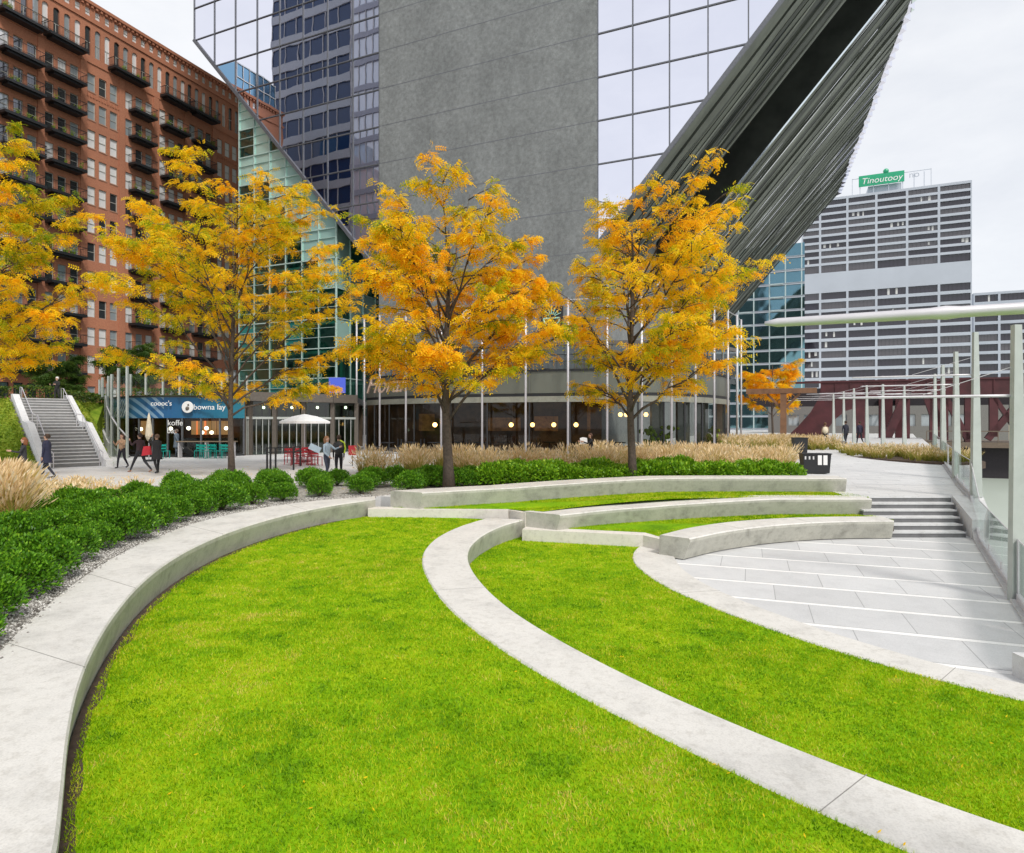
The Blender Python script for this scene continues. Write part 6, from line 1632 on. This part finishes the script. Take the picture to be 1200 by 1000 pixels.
# folded beige parasol
x, y = P(174.5, 37); r = item('parasol', (x, y, 0), 0, 'folded beige parasol standing in front of the café', 'parasol')
MB().lathe([(.03, 2.75), (.07, 2.6), (.16, 1.9), (.20, 1.45), (.10, 1.2), (.03, 1.15)][::-1], n=9).build('folded_canopy', M['cream'], r, world=False)
MB().tube([(0, 0, 0), (0, 0, 2.8)], .025, 8).build('pole', M['metal'], r, world=False)
MB().lathe([(.3, 0), (.3, .06), (.06, .1)], n=14).build('base', M['darkmetal'], r, world=False)
def chair(mat, label, group, loc, rz, name='cafe_chair', first={}):
    key = mat.name
    r = empty(name, loc, rz, label, 'chair', group)
    if key not in first:
        S_ = MB(); S_.box(-.22, .22, -.22, .22, .44, .47)
        B_ = MB(); B_.box(-.22, .22, .2, .225, .74, .86); B_.box(-.22, .22, .2, .225, .56, .66); B_.box(-.22, -.19, .2, .225, .47, .9); B_.box(.19, .22, .2, .225, .47, .9)
        L_ = MB().box(-.015, .015, -.015, .015, 0, .44)
        ms = []
        for nm, q in (('seat', S_), ('backrest', B_), ('leg', L_)): o = q.build(nm, mat); ms.append((nm, o.data)); bpy.data.objects.remove(o)
        first[key] = ms
    for nm, me in first[key][:2]: o = bpy.data.objects.new(nm, me); col.objects.link(o); o.parent = r
    for sx in (-.2, .2):
        for sy in (-.2, .2): o = bpy.data.objects.new('leg', first[key][2][1]); col.objects.link(o); o.parent = r; o.location = (sx, sy, 0)
    return r
def table(mat, label, loc, rad=.38, h=.74):
    r = empty('cafe_table', loc, 0, label, 'table')
    MB().lathe([(.001, h), (rad, h), (rad, h - .03), (.001, h - .031)][::-1], n=16).build('tabletop', mat, r, world=False)
    MB().tube([(0, 0, .03), (0, 0, h - .03)], .03, 8).build('stem', mat, r, world=False)
    MB().lathe([(.25, 0), (.25, .03), (.03, .05)], n=12).build('base', mat, r, world=False); return r
for i, (px, D, a) in enumerate(((338, 34, .3), (346, 33.3, 1.8), (352, 34.6, 3.3), (360, 33.4, 4.4), (366, 34.4, 2.2), (371, 33.2, .8), (343, 35.6, 2.8), (358, 35.4, .1))):
    chair(M['redp'], 'red metal café chair beneath the white parasol', 'red chairs under the white parasol', (*P(px, D), 0), a)
table(M['redp'], 'small red round table under the white parasol, left of its pole', (*P(348, 34.6), 0)); table(M['redp'], 'small red round table under the white parasol, right of its pole', (*P(365, 34.2), 0))
for px, a in ((233, .2), (240, 3.0), (247, .4), (253, 2.9), (259, 0), (265, 3.2), (193, 1)):
    chair(M['teal'], 'teal café chair by the long counter table outside the café', 'teal chairs outside the café', (*P(px, 39.6 + (px % 3) * .35), 0), a)
r = empty('counter_table', (*P(247, 40.6), 0), 0, 'long narrow wooden counter table in front of the café windows', 'table')
x0, x1 = -2.1, 1.6; MB().box(x0, x1, -.25, .25, 1.0, 1.06).build('tabletop', plain('counter_top', (.20, .15, .10), .6), r, world=False)
for x in (x0 + .15, (x0 + x1) / 2, x1 - .15): MB().box(x - .04, x + .04, -.2, .2, 0, .998).build('leg', M['metal'], r, world=False)
# black railing by the shrubs
r = empty('black_railing', (*P(330, 30.5), 0), 0, 'low black metal railing beside the shrubs left of the red chairs', 'railing')
pts = [P(313, 29.8), P(345, 30.2), P(352, 32.8)]
m = MB()
for a, b in zip(pts[:-1], pts[1:]):
    for h in (1.05, .85): m.bar((*a, h), (*b, h), .05, .05)
m.build('rail', M['black'], r)
for px, D in ((313, 29.8), (317, 29.9), (323, 29.9), (344, 30.2), (352, 32.8)): MB().bar((*P(px, D), 0), (*P(px, D), 1.07), .07, .07).build('post', M['black'], r)
x, y = P(413, 33); r = item('menu_board', (x, y, 0), .2, 'small red board standing at the edge of the grasses', 'board')
MB().box(-.2, .2, -.02, .02, .55, 1.05).build('panel', M['redp'], r, world=False); MB().box(-.02, .02, -.02, .02, 0, .55).build('post', M['black'], r, world=False)
x, y = P(118, 37); r = item('notice_sign', (x, y, .1), 0, 'small white notice on a short post in the turf bank', 'sign')
MB().box(-.16, .16, -.02, .02, .45, .95).build('panel', M['white'], r, world=False); MB().box(-.02, .02, -.02, .02, 0, .45).build('post', M['metal'], r, world=False)
# litter bins
def bin_(px, D, w_, d_, h, label, n):
    x, y = P(px, D); r = item('litter_bin', (x, y, prom_z(D)), -.12, label, 'bin')
    m = MB(); a = .9
    m.add([(-w_ / 2 * a, -d_ / 2 * a, .03), (w_ / 2 * a, -d_ / 2 * a, .03), (w_ / 2 * a, d_ / 2 * a, .03), (-w_ / 2 * a, d_ / 2 * a, .03), (-w_ / 2, -d_ / 2, h * .97), (w_ / 2, -d_ / 2, h * .97), (w_ / 2, d_ / 2, h * .97), (-w_ / 2, d_ / 2, h * .97)],
          [(3, 2, 1, 0), (0, 1, 5, 4), (1, 2, 6, 5), (2, 3, 7, 6), (3, 0, 4, 7)])
    m.build('body', M['black'], r, world=False)
    m = MB(); m.box(-w_ / 2 - .03, w_ / 2 + .03, -d_ / 2 - .03, d_ / 2 + .03, h * .97 + .002, h * 1.02)
    m.build('lid', M['black'], r, world=False)
    m = MB()
    for i in range(n): m.box(-w_ / 2 + .06 + i * .16, -w_ / 2 + .12 + i * .16, -d_ / 2 - .012, -d_ / 2 - .002 , h * .72, h * .88)
    if n: m.build('slot', M['stone'], r, world=False)
    for q in (.02, .24):
        if n: MB().box(q, q + .16, -d_ / 2 - .02, -d_ / 2 - .004, h * .45, h * .93).build('label_plate', M['white'], r, world=False)
    return r
bin_(955, 27.0, 1.12, .55, .84, 'black double litter bin with white plates at the start of the promenade', 3)
bin_(937, 39, .8, .6, .95, 'plain black litter bin beside the far grass bed', 0)
x, y = P(978, 45); r = item('stone_bench', (x, y, .48), -.2, 'low grey bench on the promenade beyond the litter bins', 'bench')
MB().box(-.7, .7, -.25, .25, .36, .45).build('seat', M['stonedark'], r, world=False)
for sg in (-.55, .55): MB().box(sg - .08, sg + .08, -.22, .22, 0, .358).build('leg', M['stonedark'], r, world=False)
